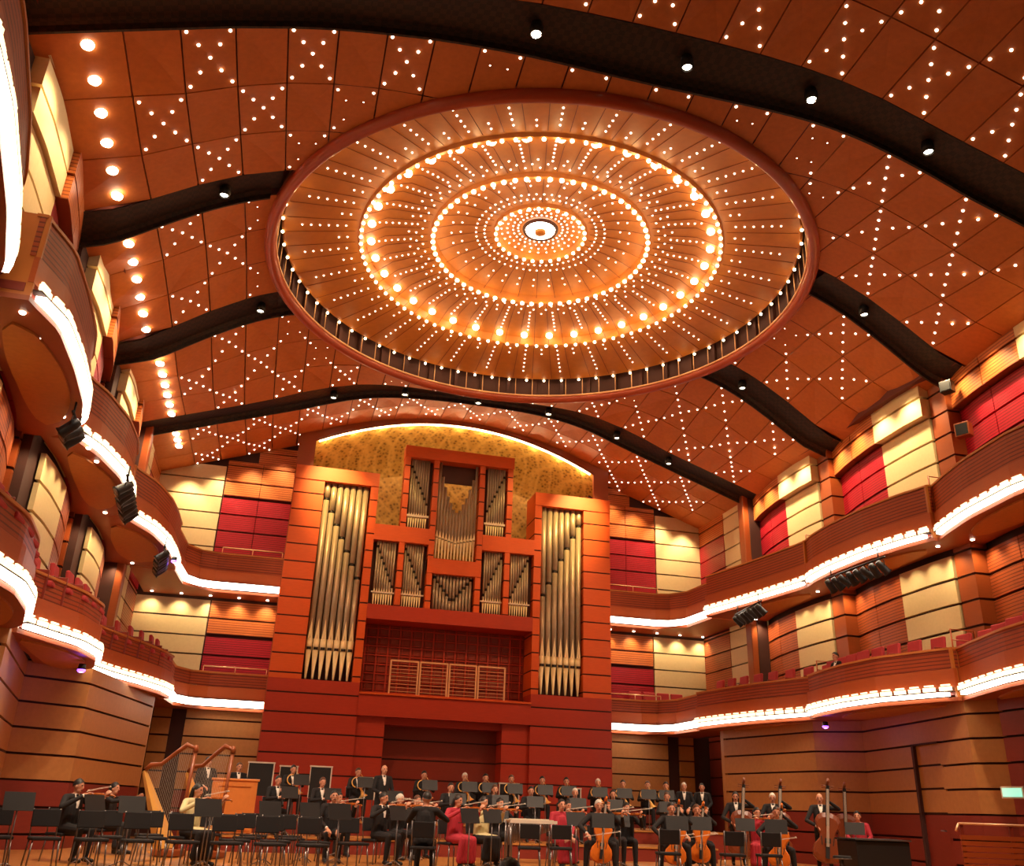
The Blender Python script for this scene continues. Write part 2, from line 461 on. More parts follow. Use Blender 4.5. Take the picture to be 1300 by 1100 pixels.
beam_xz([-5.0, -2.6, 0, 2.6, 5.2, 7.2], 28.25, ['%s spotlight in the dark slot above the organ' % w for w in ('leftmost', 'second from left', 'third from left', 'fourth from left', 'fifth from left', 'rightmost')])

# ------------------------------------------------------------------ dome
dome = thing('ceiling_dome', 'huge round wooden dome with rings of lights and a railed rim in the ceiling', 'dome', (DC[0], DC[1], 14.1))
Z0 = 0.0    # rim level, world 14.1
def prof_disc():
    return [(6.86, .70), (6.80, .64), (5.9, .80), (4.93, .98), (4.88, .90), (4.80, .90), (4.78, 1.14), (4.0, 1.28), (3.02, 1.42), (2.98, 1.32), (2.90, 1.32), (2.87, 1.54), (2.2, 1.68), (1.30, 1.80), (1.26, 1.72), (1.20, 1.72), (1.16, 1.88), (.8, 1.93), (.42, 1.94)]
def disc_z(r):
    P = prof_disc()
    for (ra, za), (rb, zb) in zip(P, P[1:]):
        if rb <= r <= ra and ra != rb: return za + (zb - za) * (ra - r) / (ra - rb)
    return 1.94
b = B(); b.lathe(prof_disc(), n=128); b.lathe([(6.86, .74), (6.86, .95)], n=128); o = b.obj('dome_shell', M['dome'], dome, False)
# radial battens and concentric joints
b = B()
for k in range(64):
    a = 2 * PI * (k + .5) / 64
    for ra, rb in ((6.75, 5.0), (4.8, 3.1)) + (((2.88, 1.38),) if k % 2 else ()):
        pts = [(r * math.cos(a), r * math.sin(a), disc_z(r) - .004) for r in frange(ra, rb, 3)]
        b.tube(pts, .007, 4)
b.obj('radial_joints', M['ceil_gap'], dome)
# drum wall behind the rim
b = B(); b.lathe([(7.12, -.02), (7.10, .45), (7.05, 1.05), (6.86, 1.05)], n=96); b.lathe([(7.12, 0), (7.12, 1.6)], n=96)
for k in range(48):
    a = 2 * PI * k / 48; b.box(7.04 * math.cos(a), 7.04 * math.sin(a), .5, .1, .12, .9, a)
b.obj('drum_wall', M['darkrec'], dome)
# rim ring
b = B(); b.lathe([(6.93, .05), (6.93, -.04), (7.0, -.13), (7.12, -.13), (7.2, -.05), (7.2, .12), (7.1, .16), (6.98, .1)], n=128, close=True)
b.obj('rim', M['rim'], dome, True)
b = B(); b.lathe([(6.93, .04), (6.90, .06), (6.90, .1), (6.95, .1)], n=128, close=True); b.obj('rim_rail', M['brass'], dome, True)
rb_ = B(); rb_.tube([(0, 0, .1), (0, 0, .82)], .017, 6); rodme = rb_.mesh('rod', M['brass'], True)
for k in range(76):
    a = 2 * PI * k / 76; link_obj('rod', rodme, dome, (6.915 * math.cos(a), 6.915 * math.sin(a), 0))
# bulbs
def sph(r, mat, name='bulb', n=10): 
    q = B(); q.ell((0, 0, 0), (r, r, r * .85), n, 7); return q.mesh(name, mat, True)
bm1 = sph(.062, M['bulb']); bm2 = sph(.11, M['bulb']); bm3 = sph(.055, M['bulb'])
cnt = 0
for k in range(36):
    a = 2 * PI * k / 36; link_obj('large_bulb', bm2, dome, (4.6 * math.cos(a), 4.6 * math.sin(a), disc_z(4.6) - .06)); cnt += 1
for k in range(64):
    a = 2 * PI * k / 64; link_obj('bulb', bm1, dome, (2.94 * math.cos(a), 2.94 * math.sin(a), 1.28)); cnt += 1
b = B()
for k in range(96):
    a = 2 * PI * k / 96; b.ell((4.84 * math.cos(a), 4.84 * math.sin(a), .86), (.05, .05, .045), 8, 6)
for k in range(30):
    a = 2 * PI * k / 30; b.ell((1.23 * math.cos(a), 1.23 * math.sin(a), 1.68), (.05, .05, .045), 8, 6)
for k in range(72):
    a = 2 * PI * (k + .5) / 72; b.ell((6.83 * math.cos(a), 6.83 * math.sin(a), .6), (.042, .042, .04), 8, 6)
o = b.obj('bulbs', M['bulb'], dome, True); o['kind'] = 'stuff'
# star lights
stars = []
for k in range(32):
    a = 2 * PI * k / 32
    for r in frange(5.25, 6.35, 5): stars.append((a, r))
    a2 = a + PI / 32
    for r in (5.2, 5.42): stars.append((a2, r))
    for r in frange(3.55, 4.4, 5): stars.append((a, r))
    for r in (3.6,): stars.append((a2, r))
    for r in (2.2, 2.45): stars.append((a, r))
for k in range(56):
    a = 2 * PI * k / 56; stars += [(a, 3.4), (a + PI / 56, 3.24), (a, 1.78), (a + PI / 56, 1.55)]
for k in range(28):
    a = 2 * PI * k / 28; stars += [(a, 1.08), (a, .92), (a + PI / 28, .76), (a, .62)]
dpm = B(); dpm.lathe([(0, -.02), (.018, -.018), (.026, 0)], n=7); dpm = dpm.mesh('pin_light', M['pin'], True)
stars.sort(key=lambda s_: (Vector((DC[0] + s_[1] * math.cos(s_[0]), DC[1] + s_[1] * math.sin(s_[0]), 14.8)) - CAM).length)
for a, r in stars[:100]: link_obj('pin_light', dpm, dome, (r * math.cos(a), r * math.sin(a), disc_z(r) - .005))
b = B()
for a, r in stars[100:]: b.lathe([(0, -.02), (.018, -.018), (.026, 0)], (r * math.cos(a), r * math.sin(a), disc_z(r) - .005), 7)
o = b.obj('pin_lights', M['pin'], dome, True); o['kind'] = 'stuff'
# hub
b = B(); b.lathe([(.42, 1.94), (.40, 1.86), (.16, 1.84), (.14, 1.86)], n=32); b.obj('hub_lamp', M['bulbc'], dome, True)
b = B(); b.lathe([(.15, 1.86), (.15, 1.78), (.08, 1.74), (0, 1.73)], n=20)
for k in range(12):
    a = 2 * PI * k / 12; b.tube([(.14 * math.cos(a), .14 * math.sin(a), 1.82), (.2 * math.cos(a), .2 * math.sin(a), 1.8)], .012, 5)
b.obj('hub_boss', M['dome'], dome, True)
b = B(); b.lathe([(.5, 1.92), (.46, 1.84), (.42, 1.86)], n=32); b.obj('hub_ring', M['darkrec'], dome, True)

# ------------------------------------------------------------------ side walls and balconies
def interp(tab, u):
    for (ua, va), (ub, vb) in zip(tab, tab[1:]):
        if ua <= u <= ub: return va + (vb - va) * (u - ua) / (ub - ua)
    return tab[-1][1] if u > tab[-1][0] else tab[0][1]
def smooth_tab(tab, u):
    # gentle smoothing of the plan curve
    return (interp(tab, max(0, u - .03)) + interp(tab, u) * 2 + interp(tab, min(1, u + .03))) / 4
BAYS = {'B': (28.6, 23.4), 'C': (23.4, 18.0), 'D': (18.0, 12.4), 'E': (12.4, 6.8)}
WALLT = [(0, 10.85), (.2, 10.6), (.45, 10.42), (.75, 10.36), (1, 10.42)]
UPZ = lambda s, bay: .45 if s < 0 and bay in 'DE' else (.2 if s < 0 and bay == 'C' else 0)
def offs(s): return 0.0 if s > 0 else .25
def wall_pt(s, bay, u, d=0):
    y1, y0 = BAYS[bay]; x = smooth_tab(WALLT, u) + d + (.3 if s < 0 else 0)
    return (s * x, y1 + (y0 - y1) * u)
def wall_run(s, bay, u0, u1, d=0, n=10): return [wall_pt(s, bay, u0 + (u1 - u0) * i / n, d) for i in range(n + 1)]
def courses(b, front, back, z0, z1, pitch=.62, gap=.045, zref=0.0):
    """wall panel made of courses with open joints between them"""
    z = z0
    k = math.floor((z0 - zref) / pitch + 1e-6)
    while z < z1 - 1e-4:
        zt = min(z1, zref + (k + 1) * pitch); 
        if zt - gap > z + .01: b.ribbon(front, back, z, zt - (gap if zt < z1 - 1e-6 else 0))
        z = zt; k += 1
SIDE = {1: 'right', -1: 'left'}
BN = {'B': 'next to the organ wall', 'C': 'second from the organ wall', 'D': 'third from the organ wall', 'E': 'nearest the camera'}
for s in (1, -1):
    for bay in 'BCDE':
        if s == 1 and bay == 'E': continue
        y1, y0 = BAYS[bay]
        # backing wall
        b = B(); fr = wall_run(s, bay, 0, 1, .12, 14); bk = wall_run(s, bay, 0, 1, .5, 14)
        b.ribbon(fr, bk, -.55, 12.3)
        w = b.obj('wall_' + SIDE[s], M['groove']); structure(w, '%s side wall bay %s' % (SIDE[s], BN[bay]))
        def part(name, mat, u0, u1, z0, z1, d=0, th=.1, pitch=.62, n=10, zref=0):
            q = B(); courses(q, wall_run(s, bay, u0, u1, d, n), wall_run(s, bay, u0, u1, d + th, n), z0, z1, pitch, .065, zref); return q.obj(name, mat, w)
        split = .52 if s > 0 else .5
        # upper storey: screens and cream panels, with a projecting valance above
        part('red_screen', M['red'], .0, .27, 7.6, 11.15); part('red_screen', M['red'], .275, split - .005, 7.6, 11.15)
        part('cream_panel', M['cream'], split, .9, 7.6, 11.15, -.02)
        part('valance_screen', M['wslat'], .0, .27, 11.2, 12.3 + UPZ(s, bay), -.22, .3); part('valance_screen', M['wslat'], .275, split - .005, 11.2, 12.3 + UPZ(s, bay), -.22, .3)
        part('valance_cream', M['cream'], split, .905, 11.2, 12.3 + UPZ(s, bay), -.24 if s > 0 else -.1, .3)
        # lower storey
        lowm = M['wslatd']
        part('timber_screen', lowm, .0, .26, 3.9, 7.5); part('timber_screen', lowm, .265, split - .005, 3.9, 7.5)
        part('cream_panel', M['cream'], split, .9, 3.9, 7.5, -.02)
        # pillar at the near end of the bay
        q = B(); px0 = wall_pt(s, bay, .91, 0 if s > 0 else .3); px1 = wall_pt(s, bay, 1.0)
        q.mat(1).bb(px0[0] + s * .06, px0[0] + s * .6, px0[1] - .03, px1[1] - .09, 3.9, 12.35 + UPZ(s, bay))
        q.mat(0); courses(q, [(px0[0] + s * .02, px0[1]), (px0[0] + s * .02, px1[1] - .12)], [(px0[0] + s * .5, px0[1]), (px0[0] + s * .5, px1[1] - .12)], 3.9, 12.35 + UPZ(s, bay), .62, .06, 0)
        q.obj('pillar', [M['pillar'], M['groove']], w)
        # cornice along the ceiling
        q = B(); q.ribbon(wall_run(s, bay, 0, 1, -.42, 12), wall_run(s, bay, 0, 1, .1, 12), 12.12 + UPZ(s, bay), 12.5 + UPZ(s, bay)); q.obj('cornice', M['ceil_gap'], w)
# stage-level walls (pods that lean in towards the hall, each with a short return face)
LOWPLAN = {1: {'B': [(8.75, 28.2), (9.45, 24.0), (10.5, 23.2)], 'C': [(10.5, 23.2), (9.62, 18.0), (10.1, 17.3)], 'D': [(9.9, 17.3), (9.75, 12.4), (10.2, 11.6)]},
           -1: {'B': [(8.95, 28.2), (9.8, 23.1), (11.0, 22.2)], 'C': [(11.0, 22.2), (10.3, 17.6), (10.9, 17.0)], 'D': [(10.9, 17.0), (10.2, 12.4), (10.8, 11.6)]}}
def seg(pts, off, s):
    return [(s * (x + off), y) for x, y in pts]
for s in (1, -1):
    for bay in 'BCD':
        P = LOWPLAN[s][bay]
        w = B(); w.ribbon(seg(P, .1, s), seg(P, .45, s), -.55, 3.85)
        w = w.obj('wall_' + SIDE[s], M['groove']); structure(w, '%s stage-level wall %s' % (SIDE[s], BN[bay]))
        for nm, (a, c) in (('tan_panel', (P[0], P[1])), ('return_panel', (P[1], P[2]))):
            door = (s == 1 and bay == 'C' and nm == 'tan_panel')
            def sub(t0, t1, z0, z1, name, mat, off=0):
                pa = (a[0] + (c[0] - a[0]) * t0, a[1] + (c[1] - a[1]) * t0); pc = (a[0] + (c[0] - a[0]) * t1, a[1] + (c[1] - a[1]) * t1)
                q = B(); courses(q, seg([pa, pc], off, s), seg([pa, pc], off + .1, s), z0, z1, .53, .05, 1.38); return q.obj(name, mat, w)
            tan = M['wain'] if (s == 1 and bay == 'D') else M['creamlow']
            if door:
                sub(0, .50, 1.38, 3.8, nm, tan); sub(.74, 1, 1.38, 3.8, nm, tan); sub(.50, .74, 2.97, 3.8, nm, tan)
                sub(0, .50, -.5, 1.34, 'wainscot', M['wain']); sub(.74, 1, -.5, 1.34, 'wainscot', M['wain'])
                def P2(t, off): return (s * (a[0] + (c[0] - a[0]) * t + off), a[1] + (c[1] - a[1]) * t)
                d = B(); 
                for (z0, z1) in ((1.40, 1.9), (1.95, 2.43), (2.48, 2.93)): d.ribbon([P2(.52, .06), P2(.735, .06)], [P2(.52, .1), P2(.735, .1)], z0, z1)
                d = d.obj('door_1', M['creamlow']); structure(d, 'tan panelled stage door in the right wall', 'door')
                e = B(); e.ribbon([P2(.52, .06), P2(.735, .06)], [P2(.52, .1), P2(.735, .1)], 0, 1.34); e.obj('lower_panel', M['wain'], d)
                e = B(); e.ribbon([P2(.50, -.03), P2(.52, -.03)], [P2(.50, .1), P2(.52, .1)], 0, 2.96); e.ribbon([P2(.5, -.03), P2(.74, -.03)], [P2(.5, .1), P2(.74, .1)], 2.93, 2.97); e.obj('door_frame', M['groove'], d)
                hx, hy = P2(.71, .0); e = B(); e.tube([(hx, hy, 1.0), (hx - .06, hy, 1.0), (hx - .06, hy + .12, 1.0)], .015, 6); e.obj('door_handle', M['steel'], d)
            else:
                sub(0, 1, 1.38, 3.8, nm, tan); sub(0, 1, -.5, 1.34, 'wainscot', M['wain'])

# balconies
def lin(tab): return tab
UF = {'B': [(0, 8.55), (.3, 8.85), (.6, 9.1), (.9, 9.32), (1, 9.35)],
      'C': [(0, 9.35), (.1, 9.2), (.3, 9.08), (.6, 9.08), (.85, 9.28), (1, 9.5)],
      'D': [(0, 9.62), (.1, 9.42), (.3, 9.1), (.6, 8.85), (.85, 8.95), (1, 9.25)],
      'E': [(0, 9.62), (.1, 9.42), (.3, 9.2), (.6, 8.95), (.85, 8.95), (1, 9.25)]}
LF = {'B': [(0, 8.0), (.3, 8.2), (.6, 8.55), (.9, 9.1), (1, 9.25)],
      'C': [(0, 9.0), (.15, 8.85), (.4, 8.7), (.65, 8.78), (.9, 9.25), (1, 9.5)],
      'D': [(0, 9.6), (.15, 9.3), (.4, 8.85), (.65, 8.6), (.9, 8.9), (1, 9.3)],
      'E': [(0, 9.6), (.15, 9.3), (.4, 8.85), (.65, 8.6), (.9, 8.9), (1, 9.3)]}
shb = B(); shb.box(0, 0, 0, .05, .26, .09); shb.box(.01, 0, .085, .035, .2, .03); 
shme = shb.mesh('lamp_shade', M['shade'])
LUF = {'B': [(0, 9.05), (.25, 9.05), (.5, 9.12), (.75, 9.35), (1, 9.85)],
      'C': [(0, 10.35), (.06, 9.95), (.15, 9.66), (.35, 9.52), (.6, 9.55), (.85, 9.8), (1, 10.1)],
      'D': [(0, 10.6), (.06, 10.15), (.15, 9.85), (.35, 9.62), (.6, 9.52), (.85, 9.5), (1, 9.75)],
      'E': [(0, 10.5), (.06, 10.1), (.15, 9.85), (.4, 9.5), (.7, 9.2), (.9, 9.1), (1, 9.3)]}
LLF = {'B': [(0, 8.6), (.2, 8.75), (.45, 9.15), (.75, 9.75), (1, 10.1)],
      'C': [(0, 10.5), (.06, 10.05), (.15, 9.7), (.4, 9.45), (.65, 9.6), (.9, 10.1), (1, 10.3)],
      'D': [(0, 10.7), (.06, 10.3), (.15, 10.0), (.4, 9.65), (.65, 9.5), (.9, 9.65), (1, 10.0)]}
def bpt(s, tab, bay, u, d, y1, y0, xo):
    x = smooth_tab(tab, u) + xo + d; return (s * x, y1 + (y0 - y1) * u)
def balcony(s, level, bay, y1, y0, label, near_end=True, lamps=15):
    zs = 7.7 if level else 3.92
    H = 1.25 if level else 1.0
    tab = ((UF if level else LF) if s > 0 else (LUF if level else LLF))[bay]; xo = 0
    t = thing('balcony', label, 'balcony', (0, 0, 0), 0, None)
    def run(d, u0=0, u1=1, n=22): return [bpt(s, tab, bay, u0 + (u1 - u0) * i / n, d, y1, y0, xo) for i in range(n + 1)]
    def rb(name, mat, d0, d1, z0, z1, u0=0, u1=1, bev=0):
        q = B(); q.ribbon(run(d0, u0, u1), run(d1, u0, u1), z0, z1); return q.obj(name, mat, t, bevel=bev)
    rb('fascia', M['woodp'], 0, .08, zs + .14, zs + .56)
    rb('parapet', M['wood'], .07, .15, zs + .58, zs + H)
    rb('top_rail', M['woodend'], .04, .2, zs + H, zs + H + .05)
    rb('light_tray', M['strip'], -.11, .03, zs - .05, zs + .03, .09 if s < 0 and bay != 'B' else .03, .965)
    rb('tray_lip', M['groove'], -.11, .06, zs + .035, zs + .055, .01, .99)
    # soffit
    q = B(); fr = run(.0); bk = [wall_pt(s, bay, i / 22, -.0) if bay in BAYS else None for i in range(23)]
    bk = [(bx, fy[1]) for (bx, by), fy in zip(bk, fr)]
    q.ribbon(fr, bk, zs - .16, zs - .08); q.obj('soffit', M['soffit'], t)
    q = B(); i0, i1 = 3, 19
    fr2 = []; bk2 = []
    for i in range(i0, i1 + 1):
        f = (i - i0) / (i1 - i0); e = math.sin(PI * f) ** .4 if 0 < f < 1 else .05
        fx = fr[i][0] + (bk[i][0] - fr[i][0]) * .5; hw = abs(bk[i][0] - fr[i][0]) * .36 * e
        fr2.append((fx - s * hw, fr[i][1])); bk2.append((fx + s * hw, fr[i][1]))
    q.ribbon(fr2, bk2, zs - .2, zs - .155); q.obj('soffit_panel', M['soffitp'], t)
    # floor slab of the balcony
    q = B(); q.ribbon(run(.1), bk, zs - .02, zs + .12); q.obj('floor_slab', M['wain'], t)
    if near_end:
        a = run(0)[-1]; q = B()
        q.bb(a[0], s * (abs(a[0]) + .8), a[1] + .01, a[1] + .07, zs - .1, zs + H + .04); q.obj('end_panel', M['woodend'], t)
    for i in range(lamps):
        u = (i + .5) / lamps
        if s < 0 and bay != 'B' and u < .09: continue
        p = bpt(s, tab, bay, u, -.085, y1, y0, xo); p2 = bpt(s, tab, bay, min(1, u + .02), -.085, y1, y0, xo)
        rz = math.atan2(p2[0] - p[0], -(p2[1] - p[1]))
        o = link_obj('lamp_shade', shme, t, (p[0], p[1], zs + .11), (0, 0, rz + (PI if s < 0 else 0)))
        o.scale = (1, (y1 - y0) / lamps / .32, 1)
    # soffit downlights by the wall
    lev = 'upper' if level else 'lower'
    for i in range(7):
        u = (i + .5) / 7; w_ = wall_pt(s, bay, u, -.5 if s > 0 else -.8)
        if not level and bay != 'E': continue
        if in_view((w_[0], w_[1], zs - .17)):
            downlight(w_[0], w_[1], zs - .165, 'small white downlight under the upper %s balcony %s' % (SIDE[s], BN[bay]), 'downlights under the upper %s balcony %s' % (SIDE[s], BN[bay]), .55)
    return t
side_labels = {
 (1, 1, 'B'): 'curved wooden balcony, upper right tier, bay next to the organ wall',
 (1, 1, 'C'): 'curved wooden balcony, upper right tier, middle bay above the light rack',
 (1, 1, 'D'): 'curved wooden balcony, upper right tier, cut by the right edge of the picture',
 (1, 0, 'B'): 'curved wooden balcony, lower right tier, bay next to the organ wall',
 (1, 0, 'C'): 'curved wooden balcony, lower right tier, with a row of red seats above the stage door',
 (1, 0, 'D'): 'curved wooden balcony, lower right tier, cut by the right edge of the picture',
 (-1, 1, 'B'): 'curved wooden balcony, upper left tier, bay next to the organ wall',
 (-1, 1, 'C'): 'curved wooden balcony, upper left tier, second from the organ wall',
 (-1, 1, 'D'): 'curved wooden balcony, upper left tier, third from the organ wall',
 (-1, 1, 'E'): 'curved wooden balcony, upper left tier, nearest the camera at the top left corner',
 (-1, 0, 'B'): 'curved wooden balcony, lower left tier, bay next to the organ wall',
 (-1, 0, 'C'): 'curved wooden balcony, lower left tier, second from the organ wall above the purple lamp',
 (-1, 0, 'D'): 'curved wooden balcony, lower left tier, at the left edge of the picture',
 (-1, 0, 'E'): 'curved wooden balcony, lower left tier, nearest the camera'}
for (s, lv, bay), lab in side_labels.items():
    y1, y0 = BAYS[bay]
    if (s, lv, bay) == (-1, 0, 'E'): continue
    balcony(s, lv, bay, y1, y0, lab)

# ------------------------------------------------------------------ back wall beside the organ
YB = 32.4
for s in (1, -1):
    xo = 10.3 if s > 0 else 10.6
    b = B(); b.bb(s * 5.6, s * (xo + .4), YB + .12, YB + .4, -.1, 14.2)
    w = b.obj('wall_back', M['groove']); structure(w, 'back wall panels on the %s of the organ' % SIDE[s])
    def bp(name, mat, x0, x1, z0, z1, y=YB, zref=0.05, pitch=.62):
        q = B(); courses(q, [(s * x0, y), (s * x1, y)], [(s * x0, y + .1), (s * x1, y + .1)], z0, z1, pitch, .05, zref); return q.obj(name, mat, w)
    bp('red_screen', M['red'], 5.9, 7.1, 8.2, 11.25); bp('red_screen', M['red'], 7.12, 8.35, 8.2, 11.25)
    bp('timber_screen', M['wslat'], 5.9, 7.1, 11.28, 12.6); bp('timber_screen', M['wslat'], 7.12, 8.35, 11.28, 12.6)
    bp('timber_screen', M['wslat'], 5.9, 7.3, 12.62, 13.3)
    bp('cream_panel', M['cream'], 8.4, xo, 8.2, 12.35)
    bp('red_screen', M['red'], 5.9, 8.15, 4.3, 6.3); bp('timber_screen', M['wslat'], 5.9, 8.15, 6.33, 7.5)
    bp('cream_panel', M['cream'], 8.2, xo, 4.3, 7.5)
    # stage level
    b = B(); b.bb(s * 5.9, s * 9.6, 31.75, 32.1, -.1, 3.8); b.obj('stage_level_wall', M['groove'], w)
    bp('tan_panel', M['creamlow'], 5.9, 8.3, 1.38, 3.8, 31.62, 1.38, .53); bp('wainscot', M['wain'], 5.9, 8.3, 0, 1.34, 31.62, 1.38, .53)
    bp('tan_panel', M['creamlow'], 8.75, 9.3, 1.38, 3.8, 31.62, 1.38, .53)
    # balconies of the back wall
    for lv in (1, 0):
        zs = 7.7 if lv else 3.92; H = 1.15 if lv else .98
        t = thing('balcony', 'short straight balcony on the back wall, %s tier, %s of the organ' % ('upper' if lv else 'lower', SIDE[s]), 'balcony')
        k = (8.75 if lv else 8.1) if s > 0 else (9.0 if lv else 8.65)
        path = [(5.95, 31.35), (k - .9, 31.35), (k - .4, 31.2), (k, 30.6), (k + .12, 28.75)] if lv else [(5.95, 31.35), (k - .9, 31.35), (k - .35, 31.2), (k + .05, 30.5), (k + .05, 28.75)]
        def off(d):
            out = []
            for i, (x, y) in enumerate(path):
                a = path[max(0, i - 1)]; c = path[min(len(path) - 1, i + 1)]
                n = Vector((c[1] - a[1], -(c[0] - a[0]), 0)).normalized()
                out.append((s * (x - n.x * d), y - n.y * d))
            return out
        for nm, mat, d0, d1, z0, z1 in (('fascia', M['woodp'], 0, .08, zs + .2, zs + .56), ('parapet', M['wood'], .07, .15, zs + .58, zs + H), ('top_rail', M['woodend'], .04, .2, zs + H, zs + H + .05),
                                       ('light_tray', M['strip'], -.11, .0, zs - .05, zs + .15), ('tray_lip', M['groove'], -.08, .06, zs + .155, zs + .175)):
            q = B(); q.ribbon(off(d0), off(d1), z0, z1); q.obj(nm, mat, t)
        q = B(); pl = [(5.95, 31.4), (k - .9, 31.4), (k, 30.6), (k + .1, 28.75), (k + 1.4, 28.75), (k + 1.4, 32.4), (5.95, 32.4)]
        q.prism([(s * x, y) for x, y in pl], zs - .16, zs - .08); q.obj('soffit', M['soffit'], t)
        q = B(); q.prism([(s * (x + (.1 if x > 6 and x < 9 else 0)), y + .1) for x, y in pl[:-2]] + [(s * (k + 1.4), 32.35), (s * 5.95, 32.35)], zs - .02, zs + .1); q.obj('floor_slab', M['wain'], t)
        if lv:
            for i in range(5):
                x = 6.3 + .95 * i; downlight(s * x, 32.08, zs - .165, 'small white downlight under the upper back balcony %s of the organ' % SIDE[s], 'downlights under the back balcony %s of the organ' % SIDE[s], .55)
    # thin pale handrail above the fascia
    for lv in (1, 0):
        zz = 7.7 + 1.4 if lv else 3.92 + 1.2
        q = B(); q.tube([(s * 6.0, 31.45, zz), (s * 8.0, 31.45, zz)], .022, 6)
        for xx in (6.0, 7.0, 8.0): q.tube([(s * xx, 31.45, zz), (s * xx, 31.45, zz - .26)], .015, 6)
        o = q.obj('handrail', M['brass'], None, True); tag(o, 'thin pale handrail on the %s back balcony %s of the organ' % ('upper' if lv else 'lower', SIDE[s]), 'handrail')

for s in (1, -1):
    xo = 10.3 if s > 0 else 10.6
    b = B(); b.bb(s * (xo + .1), s * (xo + .5), 28.4, 32.6, -.55, 12.4)
    w = b.obj('wall_' + SIDE[s], M['groove']); structure(w, '%s corner of the side wall beside the back wall' % SIDE[s])
    def cpn(name, mat, y0, y1, z0, z1, zref=0, pitch=.62):
        q = B(); courses(q, [(s * xo, y1), (s * xo, y0)], [(s * (xo + .1), y1), (s * (xo + .1), y0)], z0, z1, pitch, .05, zref); q.obj(name, mat, w)
    for z0, z1, mt in ((11.2, 12.35, 'wslat'), (7.6, 11.15, 'red'), (3.9, 7.5, 'wslatd'), (-.1, 3.85, 'wain')):
        cpn('timber_screen' if mt != 'red' else 'red_screen', M[mt], 30.3, 32.4, z0, z1)
    for z0, z1, mt in ((3.9, 12.35, 'cream'),): cpn('cream_panel', M[mt], 28.9, 30.25, z0, z1)
    q = B(); q.bb(s * (xo - .12), s * (xo + .2), 28.45, 28.85, 3.9, 12.35); q.obj('pillar', M['pillar'], w, bevel=.03)
    P = LOWPLAN[s]['B'][0]; q = B(); q.bb(s * P[0], s * (xo + .2), 28.2, 28.4, -.1, 3.85); q.obj('pod_end', M['creamlow'], w)

# filler of the back wall round the organ alcove: plate above the canopy and beside the towers
def zcan(x): return 14.72 - .047 * x * x
b = B(); xs = frange(-5.35, 5.35, 40)
for xa, xb in zip(xs, xs[1:]):
    b.add([(xa, 31.22, zcan(xa) + .02), (xb, 31.22, zcan(xb) + .02), (xb, 31.22, zc(xb) + .2), (xa, 31.22, zc(xa) + .2), (xa, 31.34, zcan(xa) + .02), (xb, 31.34, zcan(xb) + .02), (xb, 31.34, zc(xb) + .2), (xa, 31.34, zc(xa) + .2)],
          [(0, 1, 2, 3), (7, 6, 5, 4), (0, 4, 5, 1)])
for s in (1, -1): b.bb(s * 5.35, s * 5.95, 31.22, 31.36, 12.1, 14.4)
b.bb(-6, 6, 34.0, 34.2, -.1, 15.2)
for s in (1, -1): b.bb(s * 5.8, s * 5.95, 31.36, 34.1, -.1, 14.5)
w = b.obj('wall_back', M['pillar']); structure(w, 'timber surround of the organ alcove under the ceiling')

can = B(); N = 48; T = 12
for i in range(N):
    xa = -5.8 + 11.6 * i / N; xb = -5.8 + 11.6 * (i + 1) / N
    for j in range(T):
        def P(x, j): 
            t = j / T * PI / 2; return (x, 31.24 + 2.3 * math.sin(t), zcan(x) - 1.7 * (1 - math.cos(t)))
        can.add([P(xa, j), P(xb, j), P(xb, j + 1), P(xa, j + 1)], [(3, 2, 1, 0)])
canopy = can.obj('organ_canopy', M['gold'], None, True); tag(canopy, 'gold leaf patterned canopy arching over the top of the organ', 'canopy')
q = B(); q.bb(-5.75, 5.75, 33.5, 33.6, 7.0, 13.2); q.obj('gold_back_panel', M['gold'], canopy)
q = B(); q.tube([(x, 31.33, zcan(x) - .05) for x in frange(-5.25, 5.25, 40)], .045, 8); q.obj('cove_lamp_tube', M['cove'], canopy, True)
q = B(); q.tube([(x, 31.22, zcan(x) - .03) for x in frange(-5.35, 5.35, 40)], .03, 6); q.obj('front_lip', M['pillar'], canopy, True)

